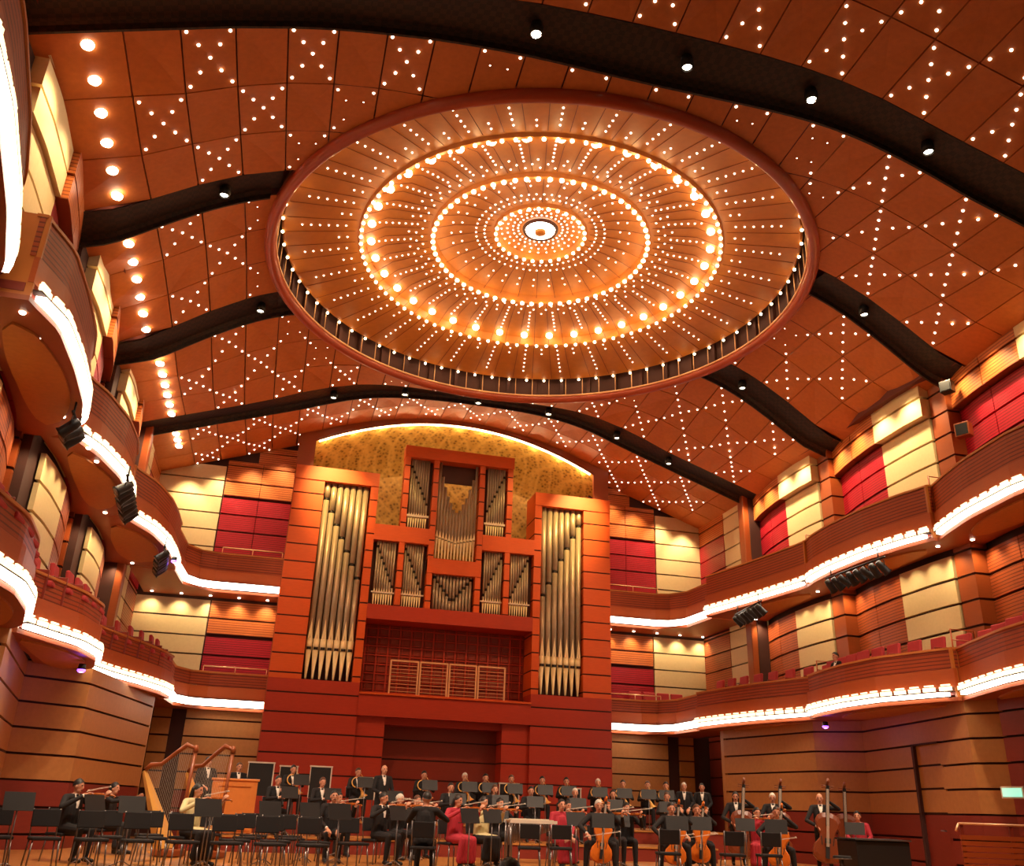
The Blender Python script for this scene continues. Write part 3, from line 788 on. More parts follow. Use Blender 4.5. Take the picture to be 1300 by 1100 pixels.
# ------------------------------------------------------------------ the organ
org = thing('pipe_organ', 'tall red wooden pipe organ filling the centre of the back wall', 'organ', (0, 31.0, 0))
Y = 0.0
def obox(name, mat, x0, x1, y0, y1, z0, z1, course=None, bev=0):
    q = B()
    if course: 
        q2 = []; courses(q, [(x0, y0), (x1, y0)], [(x0, y1), (x1, y1)], z0, z1, course, .05, .1)
        q.mat(1).bb(x0 + .01, x1 - .01, y0 + .03, y1 - .01, z0, z1)
        return q.obj(name, [mat, M['groove']], org)
    q.bb(x0, x1, y0, y1, z0, z1); return q.obj(name, mat, org, bevel=bev)
for s in (1, -1):
    a = lambda u, v: (min(s * u, s * v), max(s * u, s * v))
    x0, x1 = a(4.87, 5.92); obox('tower_side', M['organ'], x0, x1, 0, 1.2, 4.85, 11.75, .62)
    x0, x1 = a(2.95, 3.22); obox('tower_jamb', M['organ'], x0, x1, 0, 1.2, 4.85, 11.75, .62)
    x0, x1 = a(2.95, 5.92); obox('tower_head', M['organ'], x0, x1, -.04, 1.2, 11.75, 12.25)
    obox('tower_base', M['organ_dim'], x0, x1, -.02, 1.0, -.1, 4.85, .62)
    x0, x1 = a(3.22, 4.87); obox('tower_back', M['groove'], x0, x1, .55, .62, 4.85, 11.75)
    x0, x1 = a(2.0, 2.95)
    obox('pilaster', M['organ_dim'], x0, x1, .12, 1.2, -.1, 3.82, .62)
    x0, x1 = a(.98, 2.95); obox('middle_beam', M['organ'], x0, x1, -.02, .5, 9.8, 10.37)
    x0, x1 = a(1.86, 2.06); obox('case_post', M['organ'], x0, x1, 0, .5, 10.37, 13.05, .55)
    x0, x1 = a(.78, .98); obox('case_post', M['organ'], x0, x1, 0, .5, 7.5, 13.05, .55)
    x0, x1 = a(1.84, 2.04); obox('case_post', M['organ'], x0, x1, 0, .5, 7.5, 9.8, .62)
obox('case_head', M['organ'], -2.08, 2.08, -.06, .5, 13.05, 13.5)
obox('centre_beam', M['organ'], -.98, .98, -.03, .5, 8.78, 9.32)
obox('bottom_beam', M['organ_dim'], -2.95, 2.95, -.04, 1.2, 7.0, 7.5)
obox('gallery_beam', M['organ_dim'], -2.95, 2.95, -.06, 1.0, 3.82, 4.5)
obox('gallery_ledge', M['organ'], -2.95, 2.95, -.12, 1.0, 4.5, 4.56)
obox('stage_recess', M['wain'], -2.0, 2.0, .9, 1.0, -.1, 3.82, .62)
obox('recess_head', M['organ_dim'], -2.0, 2.0, .3, .95, 3.6, 3.82)
# lattice screen behind the gallery
q = B(); q.bb(-2.95, 2.95, 1.05, 1.12, 4.5, 7.0)
q.mat(1)
for i in range(15):
    x = -2.8 + 5.6 * i / 14; q.bb(x - .025, x + .025, 1.0, 1.05, 4.5, 7.0)
    if i < 14: q.bb(x + .1, x + .115, 1.01, 1.05, 4.5, 7.0)
for i in range(8):
    z = 4.7 + .31 * i; q.bb(-2.9, 2.9, .99, 1.05, z - .018, z + .018)
    q.bb(-2.9, 2.9, 1.0, 1.05, z + .07, z + .085)
q.obj('lattice_screen', [M['wain'], M['organ_dim']], org)
for i in range(4):
    x0 = -1.98 + 1.01 * i; x1 = x0 + .93
    q = B()
    for x in (x0, x1): q.bb(x - .025, x + .025, -.1, -.05, 4.56, 5.66)
    q.bb(x0, x1, -.105, -.045, 5.62, 5.67)
    for k in range(8): q.bb(x0, x1, -.085, -.065, 4.64 + .12 * k, 4.655 + .12 * k)
    q.obj('gallery_rail', M['brass'], org)
# pipes
npipe = 0
def pipe(x, y, zb, foot, z1, r, mouth_h, notch=None, tail=None):
    q = B()
    zf = zb + foot
    q.mat(1).tube([(x, y, zb), (x, y, zb + .02), (x, y, zf)], [r * .3, r * .32, r * .98], 12)
    q.mat(1).tube([(x, y, zf - .02), (x, y, zf + mouth_h * .35)], r * 1.03, 12)
    # upper lip: pointed polished leaf on the front of the body
    q.add([(x - r * .75, y - r * .98, zf + mouth_h * .34), (x + r * .75, y - r * .98, zf + mouth_h * .34), (x, y - r * 1.06, zf + mouth_h)], [(0, 1, 2)])
    q.mat(2).bb(x - r * .7, x + r * .7, y - r * 1.08, y - r * .7, zf + .0, zf + mouth_h * .08)
    q.mat(0)
    if notch:
        q.tube([(x, y, zf), (x, y, notch - .05)], r, 14); q.mat(2).tube([(x, y, notch - .05), (x, y, notch + .05)], r * .8, 12)
        q.mat(0).tube([(x, y, notch + .05), (x, y, z1)], r, 14)
    else: q.tube([(x, y, zf), (x, y, z1)], r, 14)
    return q.obj('pipe', [M['pipe'], M['pipem'], M['black']], org, True)
for s in (1, -1):
    for i in range(7):
        x = s * (4.74 - .228 * i)
        pipe(x, .25, 4.9, .95, 11.78, .105, 1.05, 11.15 - .46 * i)
    for i in range(8):   # upper pair of small fields
        x = s * (1.76 - .088 * i); pipe(x, .2, 10.4, .4, 13.06, .040, .2, 12.75 - .2 * i)
    for x0 in (1.12, 2.12):
        for i in range(8):
            x = s * (x0 + .64 - .088 * i); pipe(x, .2, 7.52, .4, 9.82, .040, .2, 9.6 - .2 * i)
    q = B(); q.bb(min(s * 1.04, s * 1.84), max(s * 1.04, s * 1.84), .13, .15, 10.82, 10.9); q.obj('pipe_rail', M['pale'], org)
    for x0 in (1.02, 2.06): 
        q = B(); q.bb(min(s * x0, s * (x0 + .8)), max(s * x0, s * (x0 + .8)), .13, .15, 7.94, 7.99); q.obj('pipe_rail', M['pale'], org)
    q = B(); q.bb(min(s * .98, s * 2.95), max(s * .98, s * 2.95), .36, .42, 7.5, 9.8); q.bb(min(s * .98, s * 1.9), max(s * .98, s * 1.9), .36, .42, 10.37, 13.05); q.obj('field_back', M['darkrec'], org)
for i in range(13):
    k = abs(i - 6); pipe(-.69 + .115 * i, .2, 9.34, .62 + .03 * k, [11.15, 11.25, 11.5, 11.75, 12.1, 12.5, 13.05][k], .052, .3)
for i in range(12):
    k = abs(i - 5.5); pipe(-.66 + .12 * i, .2, 7.35, .1, 8.8, .050, .06, 7.85 + .15 * k)
q = B(); q.bb(-.78, .78, .42, .46, 12.35, 13.05); q.obj('field_back', M['darkrec'], org)
q = B(); q.bb(-.78, .78, .36, .42, 7.5, 8.78); q.obj('field_back', M['darkrec'], org)

# ------------------------------------------------------------------ floors
b = B(); b.bb(-12, 12, 13.2, 32.6, -.35, 0); stage = b.obj('floor', M['stage']); structure(stage, 'warm wooden stage floor', 'floor')
b = B(); b.bb(-12, 12, 13.1, 13.2, -.6, .0); o = b.obj('trim_6', M['wain']); structure(o, 'front face of the stage', 'stage front')
b = B(); b.bb(-12, 12, -2, 13.15, -.75, -.55); o = b.obj('floor', M['hallfloor']); structure(o, 'floor of the hall in front of the stage', 'floor')
def riser(name_lab, x0, x1, y0, y1, h):
    b = B(); b.bb(x0, x1, y0, y1, 0, h - .04); b.mat(1).bb(x0 - .02, x1 + .02, y0 - .03, y1, h - .04, h)
    o = b.obj('riser', [M['wain'], M['stage']]); tag(o, name_lab, 'stage riser'); return o
riser('low wooden riser across the middle of the stage', -7.4, 6.2, 23.9, 26.1, .35)
riser('high wooden riser along the back of the stage', -7.4, 8.2, 26.15, 30.8, .7)
def floor_at(x, y):
    if 26.15 <= y <= 31.1 and -7.4 <= x <= 8.2: return .7
    if 23.9 <= y <= 26.1 and -7.4 <= x <= 6.2: return .35
    return 0.
def pointl(name, loc, power, col, rad=.05):
    l = bpy.data.lights.new(name, 'POINT'); l.energy = power; l.color = col; l.shadow_soft_size = rad
    o = bpy.data.objects.new(name, l); C.objects.link(o); o.location = loc; return o
# ------------------------------------------------------------------ people
def cap(b, p0, p1, r0, r1, n=10):
    """tapered limb segment with rounded ends"""
    p0, p1 = Vector(p0), Vector(p1); L = (p1 - p0).length
    if L < 1e-5: return
    K = 3; pts = []; rr = []
    d = (p1 - p0) / L
    for i in range(K + 1):
        a = PI / 2 * (1 - i / K); pts.append(p0 - d * r0 * math.sin(a)); rr.append(max(.0012, r0 * math.cos(a)))
    for i in range(K + 1):
        a = PI / 2 * (i / K); pts.append(p1 + d * r1 * math.sin(a)); rr.append(max(.0012, r1 * math.cos(a)))
    b.tube(pts, rr, n)
def chain(b, pts, rs, n=10):
    for (a, c, ra, rc) in zip(pts, pts[1:], rs, rs[1:]): cap(b, a, c, ra, rc, n)
def hand(b, wrist, dirv, nrm, s, curl=.5):
    """palm, four curled fingers of different lengths and a thumb leaving its side"""
    d = Vector(dirv).normalized(); n = Vector(nrm); n = (n - d * n.dot(d)).normalized(); w = d.cross(n) * s
    wr = Vector(wrist); pc = wr + d * .045
    for k in (-1.2, -.4, .4, 1.2): cap(b, wr + w * .008 * k, wr + d * .085 + w * .019 * k, .017, .013, 8)
    for k, L in ((-1.5, .060), (-.5, .075), (.5, .080), (1.5, .070)):
        base = wr + d * .085 + w * .020 * k
        m = base + (d * math.cos(curl) - n * math.sin(curl)) * L * .55 + w * .003 * k
        t = m + (d * math.cos(curl * 2) - n * math.sin(curl * 2)) * L * .5
        cap(b, base, m, .0105, .0095, 7); cap(b, m, t, .0095, .008, 7)
    tb = wr + d * .03 + w * .028; tm = tb + (d * .6 + w * .7 - n * .3).normalized() * .035; te = tm + (d * .9 + w * .2 - n * .5).normalized() * .03
    cap(b, tb, tm, .014, .011, 7); cap(b, tm, te, .011, .009, 7)
HEADC = {}
def build_body(name, J, top='suit', female=False):
    """one continuous remeshed figure; J: joints. Returns mesh with slots skin, clothing, shirt, dark features"""
    b = B()
    pel, che, nek, hed = [Vector(J[k]) for k in ('pelvis', 'chest', 'neck', 'head')]
    # torso
    for k in (-1, 1):
        cap(b, pel + Vector((.07 * k, 0, 0)), che + Vector((.085 * k, 0, -.05)), .115, .10)
        cap(b, che + Vector((.085 * k, 0, -.05)), che + Vector((.10 * k, .005, .07)), .10, .075)
    b.ell(pel, (.17, .125, .12)); cap(b, pel, che, .12, .12)
    cap(b, che + Vector((0, 0, .08)), nek, .075, .055); cap(b, nek, hed + Vector((0, .015, -.06)), .052, .052)
    # head: skull, jaw, nose, ears
    hd = (Vector(J.get('look', (0, -1, 0)))).normalized(); sx = hd.cross(Vector((0, 0, 1))).normalized(); uz = sx.cross(hd)
    R = Matrix((sx, -hd, uz)).transposed()
    b.ell(hed + uz * .02, (.076, .094, .10), 14, 10, R); b.ell(hed + hd * .025 - uz * .055, (.055, .062, .058), 12, 8, R)
    cap(b, hed + hd * .085 + uz * .022, hed + hd * .104 - uz * .018, .010, .014, 8)
    cap(b, hed + hd * .082 - uz * .052 - sx * .018, hed + hd * .082 - uz * .052 + sx * .018, .010, .010, 8)
    for k in (-1, 1): b.ell(hed + sx * .078 * k - uz * .005, (.012, .02, .03), 8, 6, R)
    # arms
    for k, S in ((1, 'L'), (-1, 'R')):
        sh, el, ha = Vector(J['sh' + S]), Vector(J['el' + S]), Vector(J['ha' + S])
        cap(b, che + Vector((.06 * k, 0, .10)), sh, .07, .066)
        chain(b, [sh, (sh + el) / 2, el, (el + ha) / 2, ha], [.066, .058, .047, .045, .032])
        hand(b, ha, ha - el, J.get('n' + S, (0, 0, 1)), k, J.get('curl', .6))
    # legs and shoes
    for k, S in ((1, 'L'), (-1, 'R')):
        hp = pel + Vector((.09 * k, 0, -.02)); kn, ft = Vector(J['kn' + S]), Vector(J['ft' + S])
        chain(b, [hp, (hp + kn) / 2, kn, (kn * .55 + ft * .45), ft], [.105, .088, .066, .06, .045])
        fd = Vector(J.get('fd' + S, (0, -1, 0)))
        cap(b, ft + Vector((0, .03, -.02)), ft + fd * .17 + Vector((0, 0, -.035)), .042, .036)
    if female:
        kl, kr, fl, fr = [Vector(J[k]) for k in ('knL', 'knR', 'ftL', 'ftR')]
        for t in (0, .25, .5, .75, 1):
            cap(b, pel, kl * t + kr * (1 - t), .1, .075); a = kl * t + kr * (1 - t); c = fl * t + fr * (1 - t) + Vector((0, 0, .1)); cap(b, a, c, .075, .09)
    o = b.obj(name + '_src', M['skin'])
    md = o.modifiers.new('r', 'REMESH'); md.mode = 'VOXEL'; md.voxel_size = .0115; md.use_smooth_shade = True
    dg = bpy.context.evaluated_depsgraph_get(); dg.update()
    me = bpy.data.meshes.new_from_object(o.evaluated_get(dg)); me.name = 'body'
    me.materials.clear()
    for m in (M['skin'], M['blackf'], M['shirt'], M['lip'], M['redc'], M['yelc'], M['black']): me.materials.append(m)
    topi = {'suit': 1, 'red': 4, 'yellow': 5}[top]
    idx = []
    haL, haR, elL, elR = [Vector(J[k]) for k in ('haL', 'haR', 'elL', 'elR')]
    for p in me.polygons:
        c = p.center
        q = Vector(c) - hed
        if c.z > nek.z - .0 or q.length < .12 and c.z > nek.z - .02:
            fx, fy, fz = q.dot(sx), q.dot(hd), q.dot(uz)
            if fy > .07 and abs(abs(fx) - .031) < .013 and abs(fz - .026) < .009: mi = 3
            elif fy > .07 and abs(fx) < .025 and abs(fz + .052) < .007: mi = 3
            else: mi = 0
            # arms raised beside the head stay clothed
            for el, ha, sh in ((elL, haL, 'shL'), (elR, haR, 'shR')):
                if q.length > .16 and (Vector(c) - ha).dot((ha - el).normalized()) < -.02: mi = topi
            idx.append(mi); continue
        m = topi
        for el, ha in ((elL, haL), (elR, haR)):
            v = Vector(c) - ha; dd = (ha - el).normalized(); t = v.dot(dd)
            if v.length < .24 and t > -.005 and (v - dd * t).length < .09: m = 0
            elif -.03 < t <= -.005 and (v - dd * t).length < .06: m = 2
        if m == topi and top == 'suit' and not female:
            if c.y < che.y - .03 and abs(c.x - che.x) < .02 + .16 * max(0, c.z - che.z + .08) and c.z > che.z - .08 and c.z < nek.z + .02: m = 2
            if c.y < nek.y - .03 and abs(c.x) < .028 and abs(c.z - nek.z + .03) < .02: m = 1
        if c.z < .11: m = 6
        if m == topi and c.z < pel.z + .04 and (top == 'yellow' or not female): m = 1
        idx.append(m)
    me.polygons.foreach_set('material_index', idx)
    bpy.data.objects.remove(o); return me, hed.copy(), R
def hair_mesh(style, R):
    b = B()
    def pt(th, a, r):
        p = Vector((r[0] * math.sin(th) * math.cos(a), r[1] * math.sin(th) * math.sin(a), r[2] * math.cos(th)))
        return R @ (p + Vector((0, .006, .022)))
    n, m = 18, 9
    def lim(a):   # how far down the hair comes; a = -90deg is the face
        f = math.sin(a)   # -1 face, 1 back
        lo = {'short': 1.05, 'bald': .0, 'long': 1.0}[style]; hi = {'short': 2.0, 'long': 2.5, 'bald': 0}[style]
        return lo + (hi - lo) * (f + 1) / 2 if f > -.75 else lo * .95
    vs = []; fs = []
    for layer, k in ((0, 1.0), (1, 1.10)):
        for j in range(m + 1):
            for i in range(n):
                a = 2 * PI * i / n; th = lim(a) * j / m
                w = 1 + .05 * math.sin(5 * a + 3 * j)
                kk = k * (w if layer else 1); vs.append(pt(th, a, (.077 * kk, .095 * kk, .101 * kk)))
    for layer in (0, 1):
        o = layer * (m + 1) * n
        for j in range(m):
            for i in range(n): fs.append((o + j * n + i, o + j * n + (i + 1) % n, o + (j + 1) * n + (i + 1) % n, o + (j + 1) * n + i))
    o = (m + 1) * n
    for i in range(n): fs.append((m * n + i, m * n + (i + 1) % n, o + m * n + (i + 1) % n, o + m * n + i))
    b.add(vs, fs)
    if style == 'long':
        for k in (-1, -.5, 0, .5, 1): cap(b, R @ Vector((.055 * k, .06, .02)), R @ Vector((.06 * k, .085, -.17)), .04, .028)
    return b
SE = dict(pelvis=(0, 0, .56), chest=(0, -.03, .96), neck=(0, -.04, 1.12), head=(0, -.065, 1.245), shL=(.185, -.02, 1.05), shR=(-.185, -.02, 1.05),
          knL=(.13, -.46, .53), knR=(-.13, -.46, .53), ftL=(.14, -.42, .075), ftR=(-.14, -.42, .075))
ST = dict(pelvis=(0, 0, .95), chest=(0, -.01, 1.33), neck=(0, -.01, 1.50), head=(0, -.03, 1.625), shL=(.19, 0, 1.42), shR=(-.19, 0, 1.42),
          knL=(.12, -.03, .50), knR=(-.12, .01, .50), ftL=(.14, .03, .075), ftR=(-.14, .06, .075))
POSE = {
 'violin': dict(SE, elL=(.33, -.25, .87), haL=(.26, -.48, 1.09), elR=(-.38, -.18, .90), haR=(-.10, -.37, 1.10), nL=(-1, 0, .2), nR=(0, 0, 1), look=(.35, -1, -.15)),
 'cello': dict(SE, knL=(.27, -.42, .53), knR=(-.27, -.42, .53), ftL=(.30, -.38, .075), ftR=(-.30, -.38, .075), elL=(.38, -.18, .98), haL=(.17, -.27, 1.16), elR=(-.40, -.20, .86), haR=(-.27, -.44, .72), nL=(0, 1, 0), nR=(0, 0, 1), look=(.1, -1, -.1)),
 'wind': dict(SE, elL=(.28, -.16, .84), haL=(.06, -.36, .98), elR=(-.28, -.16, .82), haR=(-.06, -.40, .86), nL=(0, -1, .3), nR=(0, -1, .3), look=(0, -1, -.1)),
 'idle': dict(SE, elL=(.27, -.08, .80), haL=(.13, -.33, .64), elR=(-.27, -.08, .80), haR=(-.13, -.33, .64), nL=(0, 0, 1), nR=(0, 0, 1), curl=.3),
 'bass': dict(ST, elL=(.42, -.14, 1.40), haL=(.21, -.30, 1.55), elR=(-.36, -.16, 1.12), haR=(-.14, -.42, 1.00), nL=(0, 1, 0), nR=(0, 0, 1), look=(-.1, -1, -.15)),
 'stand': dict(ST, elL=(.27, -.05, 1.13), haL=(.16, -.30, 1.05), elR=(-.27, -.05, 1.13), haR=(-.16, -.30, 1.05), nL=(0, 0, 1), nR=(0, 0, 1)),
 'harp': dict(SE, elL=(.30, -.25, 1.0), haL=(.17, -.52, 1.10), elR=(-.30, -.25, 1.0), haR=(-.13, -.52, 1.05), nL=(-1, 0, 0), nR=(1, 0, 0)),
}
_bodies = {}; _hair = {}
def get_body(pose, top, female):
    k = (pose, top, female)
    if k not in _bodies: _bodies[k] = build_body('b', POSE[pose], top, female)
    return _bodies[k]
def person(pose, x, y, rz, label, hair='short', hcol='hairb', top='suit', female=False, z=None, scale=1):
    me, hed, R = get_body(pose, top, female)
    z = floor_at(x, y) if z is None else z
    t = thing('person', label, 'person', (x, y, z), rz); t.scale = (scale,) * 3
    link_obj('body', me, t)
    if hair != 'bald':
        k = (pose, hair, hcol)
        if k not in _hair: _hair[k] = hair_mesh(hair, R).mesh('hair', M[hcol], True)
        link_obj('hair', _hair[k], t, tuple(hed))
    return t

# ------------------------------------------------------------------ instruments
def fiddle_outline(L, W):
    pts = []
    prof = [(0, .0), (.02, .42), (.08, .72), (.17, .86), (.27, .80), (.36, .62), (.44, .52), (.52, .54), (.58, .70), (.66, .92), (.78, 1.0), (.88, .94), (.96, .66), (1.0, .25), (1.0, 0)]
    for t, w in prof: pts.append((w * W / 2, t * L))
    return pts + [(-x, y) for x, y in reversed(pts[1:-1])]
def fiddle(name, L, W, D, neck, varnish, endpin=0):
    """lying along +Z from the tail (z=0) up to the scroll; belly faces -Y"""
    t = bpy.data.objects.new(name, None)
    C.objects.link(t)
    out = fiddle_outline(L, W); b = B(); n = len(out)
    vs = []
    for (yy, sc_) in ((-D * .62, .80), (-D * .5, .97), (-D * .42, 1), (D * .42, 1), (D * .5, .97), (D * .62, .80)):
        vs += [(x * sc_, yy, L - ((y - L / 2) * sc_ + L / 2)) for x, y in out]
    fs = [tuple(range(n)), tuple(range(5 * n, 6 * n))[::-1]]
    for j in range(5):
        for i in range(n): fs.append((j * n + i, j * n + (i + 1) % n, (j + 1) * n + (i + 1) % n, (j + 1) * n + i))
    b.add(vs, fs)
    b.mat(1)
    for k in (-1, 1): b.box(k * W * .2, -D * .64, L * .42, W * .03, .004, L * .17, 0, Matrix.Rotation(k * .12, 3, 'Y'))
    b.obj('body', [varnish, M['black']], t)
    b = B(); w0 = W * .12
    b.box(0, -D * .75, L + neck * .5 - L * .1, w0, D * .16, neck + L * .35); b.obj('fingerboard', M['black'], t)
    b = B(); b.tube([(0, -D * .35, L * .97), (0, -D * .5, L + neck)], w0 * .5, 8)
    b.tube([(0, -D * .55, L + neck), (0, -D * .6, L + neck * 1.25), (0, -D * 1.1, L + neck * 1.42), (0, -D * 1.4, L + neck * 1.3), (0, -D * 1.1, L + neck * 1.22)], [w0 * .55, w0 * .45, w0 * .38, w0 * .4, w0 * .3], 8)
    for k in (-1, 1):
        for j in (0, 1): b.tube([(k * w0 * .3, -D * .6, L + neck * (1.06 + .1 * j)), (k * w0 * 1.8, -D * .6, L + neck * (1.06 + .1 * j))], w0 * .13, 6)
    b.obj('neck', varnish, t, True)
    b = B(); b.box(0, -D * .85, L * .42, W * .2, .012 * L / .36, D * .5); b.box(0, -D * .8, L * .2, W * .13, D * .12, L * .25); b.obj('bridge', M['black'], t)
    b = B()
    for k in (-1.5, -.5, .5, 1.5): b.tube([(k * w0 * .2, -D * 1.02, L * .3), (k * w0 * .18, -D * .9, L + neck)], .0012 * L / .36, 4)
    b.obj('strings', M['pale'], t)
    if endpin: b = B(); b.tube([(0, 0, -endpin), (0, 0, .01)], .008, 6); b.obj('endpin', M['steel'], t)
    return t
def place_obj(src, Mx, label, cat, group=None, first=[None]):
    used = src.get('_used', 0)
    if used: 
        r = src.copy(); C.objects.link(r)
        for ch in src.children:
            c = ch.copy(); C.objects.link(c); c.parent = r
        if 'group' in r: del r['group']
    else: r = src
    src['_used'] = 1
    r.matrix_world = Mx; tag(r, label, cat, group); return r
violin0 = fiddle('violin', .36, .21, .04, .15, M['violin'])
viola0 = violin0
cello0 = fiddle('cello', .76, .44, .13, .33, M['cello'], .28)
bass0 = fiddle('double_bass', 1.12, .68, .22, .52, M['bassv'], .2)
def bow_mesh(L):
    b = B(); b.tube([(0, 0, 0), (0, -.006, L / 2), (0, 0, L)], .005, 6); b.obj; b.box(0, -.018, L / 2, .006, .003, L - .06); b.box(0, -.012, .06, .01, .022, .05); b.box(0, -.012, L - .03, .006, .022, .03)
    return b.mesh('bow', M['pale'], True)
bowme = bow_mesh(.74)
def local_frame(t, pos, zdir, ydir):
    z = Vector(zdir).normalized(); y = Vector(ydir); y = (y - z * y.dot(z)).normalized(); x = y.cross(z)
    L = Matrix(((x.x, y.x, z.x, pos[0]), (x.y, y.y, z.y, pos[1]), (x.z, y.z, z.z, pos[2]), (0, 0, 0, 1)))
    return Matrix.Translation(t.location) @ t.rotation_euler.to_matrix().to_4x4() @ L
def bow(t, p0, p1, label):
    o = bpy.data.objects.new('bow', bowme); C.objects.link(o); d = Vector(p1) - Vector(p0)
    o.matrix_world = local_frame(t, p0, d, (0, 0, -1)); tag(o, label, 'bow'); return o

# chair
ch0 = thing('orchestra_chair', 'x', 'chair')
b = B(); b.box(0, 0, .445, .44, .42, .05); b.obj('seat', M['blackf'], ch0, bevel=.015)
b = B(); b.box(0, .21, .74, .42, .035, .26, 0, Matrix.Rotation(-.12, 3, 'X')); b.obj('backrest', M['blackf'], ch0, bevel=.012)
for sx in (-1, 1):
    for sy in (-1, 1):
        b = B(); b.tube([(sx * .19, sy * .17, .42), (sx * .22, sy * .21, 0)], .013, 7); b.obj('leg', M['steel'], ch0, True)
    b = B(); b.tube([(sx * .19, .18, .42), (sx * .2, .25, .88)], .012, 7); b.obj('back_post', M['steel'], ch0, True)
for o in list(ch0.children): pass
_ch = [0]
def chair(x, y, rz, label, group=None, z=None):
    z = floor_at(x, y) if z is None else z
    if not _ch[0]:
        _ch[0] = 1; ch0.location = (x, y, z); ch0.rotation_euler = (0, 0, rz); ch0['label'] = label; labels.pop('x', None); labels.setdefault(label, []).append(('orchestra_chair', group))
        if group: ch0['group'] = group
        return ch0
    return dup(ch0, (x, y, z), rz, label, 'chair', group)
# music stand
ms0 = thing('music_stand', 'x', 'music stand')
b = B(); b.tube([(0, 0, .05), (0, 0, .95)], .012, 8); b.obj('post', M['steel'], ms0, True)
for k in range(3):
    a = 2 * PI * k / 3 + .5; b = B(); b.tube([(0, 0, .12), (.24 * math.cos(a), .24 * math.sin(a), .008)], .009, 6); b.obj('leg', M['steel'], ms0, True)
Rt = Matrix.Rotation(-.32, 3, 'X')
b = B(); b.box(0, 0, .98, .44, .012, .28, 0, Rt); b.box(0, .06, .85, .44, .06, .012); b.obj('desk', M['black'], ms0)
b = B(); b.box(-.10, .016, .985, .19, .006, .25, 0, Rt); b.box(.10, .016, .985, .19, .006, .25, 0, Rt); b.obj('sheet_music', M['paper'], ms0)
_ms = [0]
def stand(x, y, rz, label, group=None):
    z = floor_at(x, y)
    if not _ms[0]:
        _ms[0] = 1; ms0.location = (x, y, z); ms0.rotation_euler = (0, 0, rz); ms0['label'] = label; labels.pop('x', None); labels.setdefault(label, []).append(('music_stand', group))
        if group: ms0['group'] = group
        return ms0
    return dup(ms0, (x, y, z), rz, label, 'music stand', group)
# wind instruments
def clar_mesh(mat):
    b = B(); b.tube([(0, 0, 0), (0, 0, .5), (0, 0, .56), (0, 0, .60)], [.011, .013, .02, .034], 10)
    for k in range(5): b.tube([(0, -.012, .12 + .07 * k), (0, -.02, .12 + .07 * k)], .008, 6)
    return b.mesh('clarinet', mat, True)
clar = clar_mesh(M['black'])
def horn_mesh():
    b = B(); pts = [(.13 * math.cos(a), 0, .13 * math.sin(a)) for a in frange(0, 5.4, 20)]
    b.tube(pts, [.008 + .0006 * i for i in range(21)], 8)
    b.tube([pts[-1], (.16, .02, -.2), (.2, .03, -.3), (.22, .04, -.36)], [.02, .03, .06, .13], 14, False); b.tube([pts[0], (.2, 0, .12), (.1, -.05, .22)], .006, 6)
    return b.mesh('french_horn', M['harpg'], True)
hornme = horn_mesh()

CX, CY = -.2, 15.0   # where the conductor would stand
def face(x, y, tw=0):   # local -Y turned towards the podium
    d = Vector((CX - x, CY - y)); return math.atan2(d.x, -d.y) * .8 + tw
def musician(kind, x, y, who, mus_label, hair='short', hcol='hairb', top='suit', female=False, rz=None, stand_=True, scale=1, seat=True):
    """who = short phrase that singles the player out; used in the labels of their chair, stand and instrument"""
    rz = face(x, y) if rz is None else rz
    pose = {'violin': 'violin', 'cello': 'cello', 'clarinet': 'wind', 'horn': 'wind', 'idle': 'idle', 'bass': 'bass', 'stand': 'stand', 'harp': 'harp'}[kind]
    t = person(pose, x, y, rz, mus_label, hair, hcol, top, female, scale=scale)
    if seat and pose not in ('bass', 'stand'): 
        s_, c_ = math.sin(rz), math.cos(rz); chair(x - .07 * s_, y + .07 * c_, rz, 'black chair under %s' % who)
    if stand_:
        dd = 1.0 if pose in ('cello', 'bass') else .85
        off = .28 if pose == 'violin' else 0
        sx_ = x + math.sin(rz) * dd - off * math.cos(rz); sy_ = y - math.cos(rz) * dd - off * math.sin(rz)
        stand(sx_, sy_, rz, 'black music stand in front of %s' % who)
    if kind == 'violin':
        place_obj(violin0, local_frame(t, (.30, -.60, 1.13), (-.24, .5, -.02), (0, 0, -1)) @ Matrix.Translation((0, 0, -.0)) @ Matrix.Rotation(PI, 4, 'X') @ Matrix.Translation((0, 0, -.50)), 'brown violin held by %s' % who, 'violin')
        bow(t, (-.12, -.42, 1.16), (.46, -.28, 1.24), 'pale bow held by %s' % who)
    if kind == 'cello':
        place_obj(cello0, local_frame(t, (-.02, -.52, .20), (.12, .20, .95), (0, 1, -.2)), 'orange cello held by %s' % who, 'cello')
        bow(t, (-.34, -.56, .66), (.36, -.62, .78), 'pale bow held by %s' % who)
    if kind == 'bass':
        place_obj(bass0, local_frame(t, (.02, -.46, .2), (.10, .12, .99), (0, 1, -.1)), 'dark double bass held by %s' % who, 'double bass')
    if kind == 'clarinet':
        o = link_obj('clarinet', clar, None); o.matrix_world = local_frame(t, (0, -.20, 1.17), (0, -.5, -.8), (0, 1, -.5)); tag(o, 'black clarinet held by %s' % who, 'clarinet')
    if kind == 'horn':
        o = link_obj('french_horn', hornme, None); o.matrix_world = local_frame(t, (-.10, -.34, .98), (0, .2, 1), (0, 1, 0)); tag(o, 'gilt horn held by %s' % who, 'horn')
    return t

Mu = musician
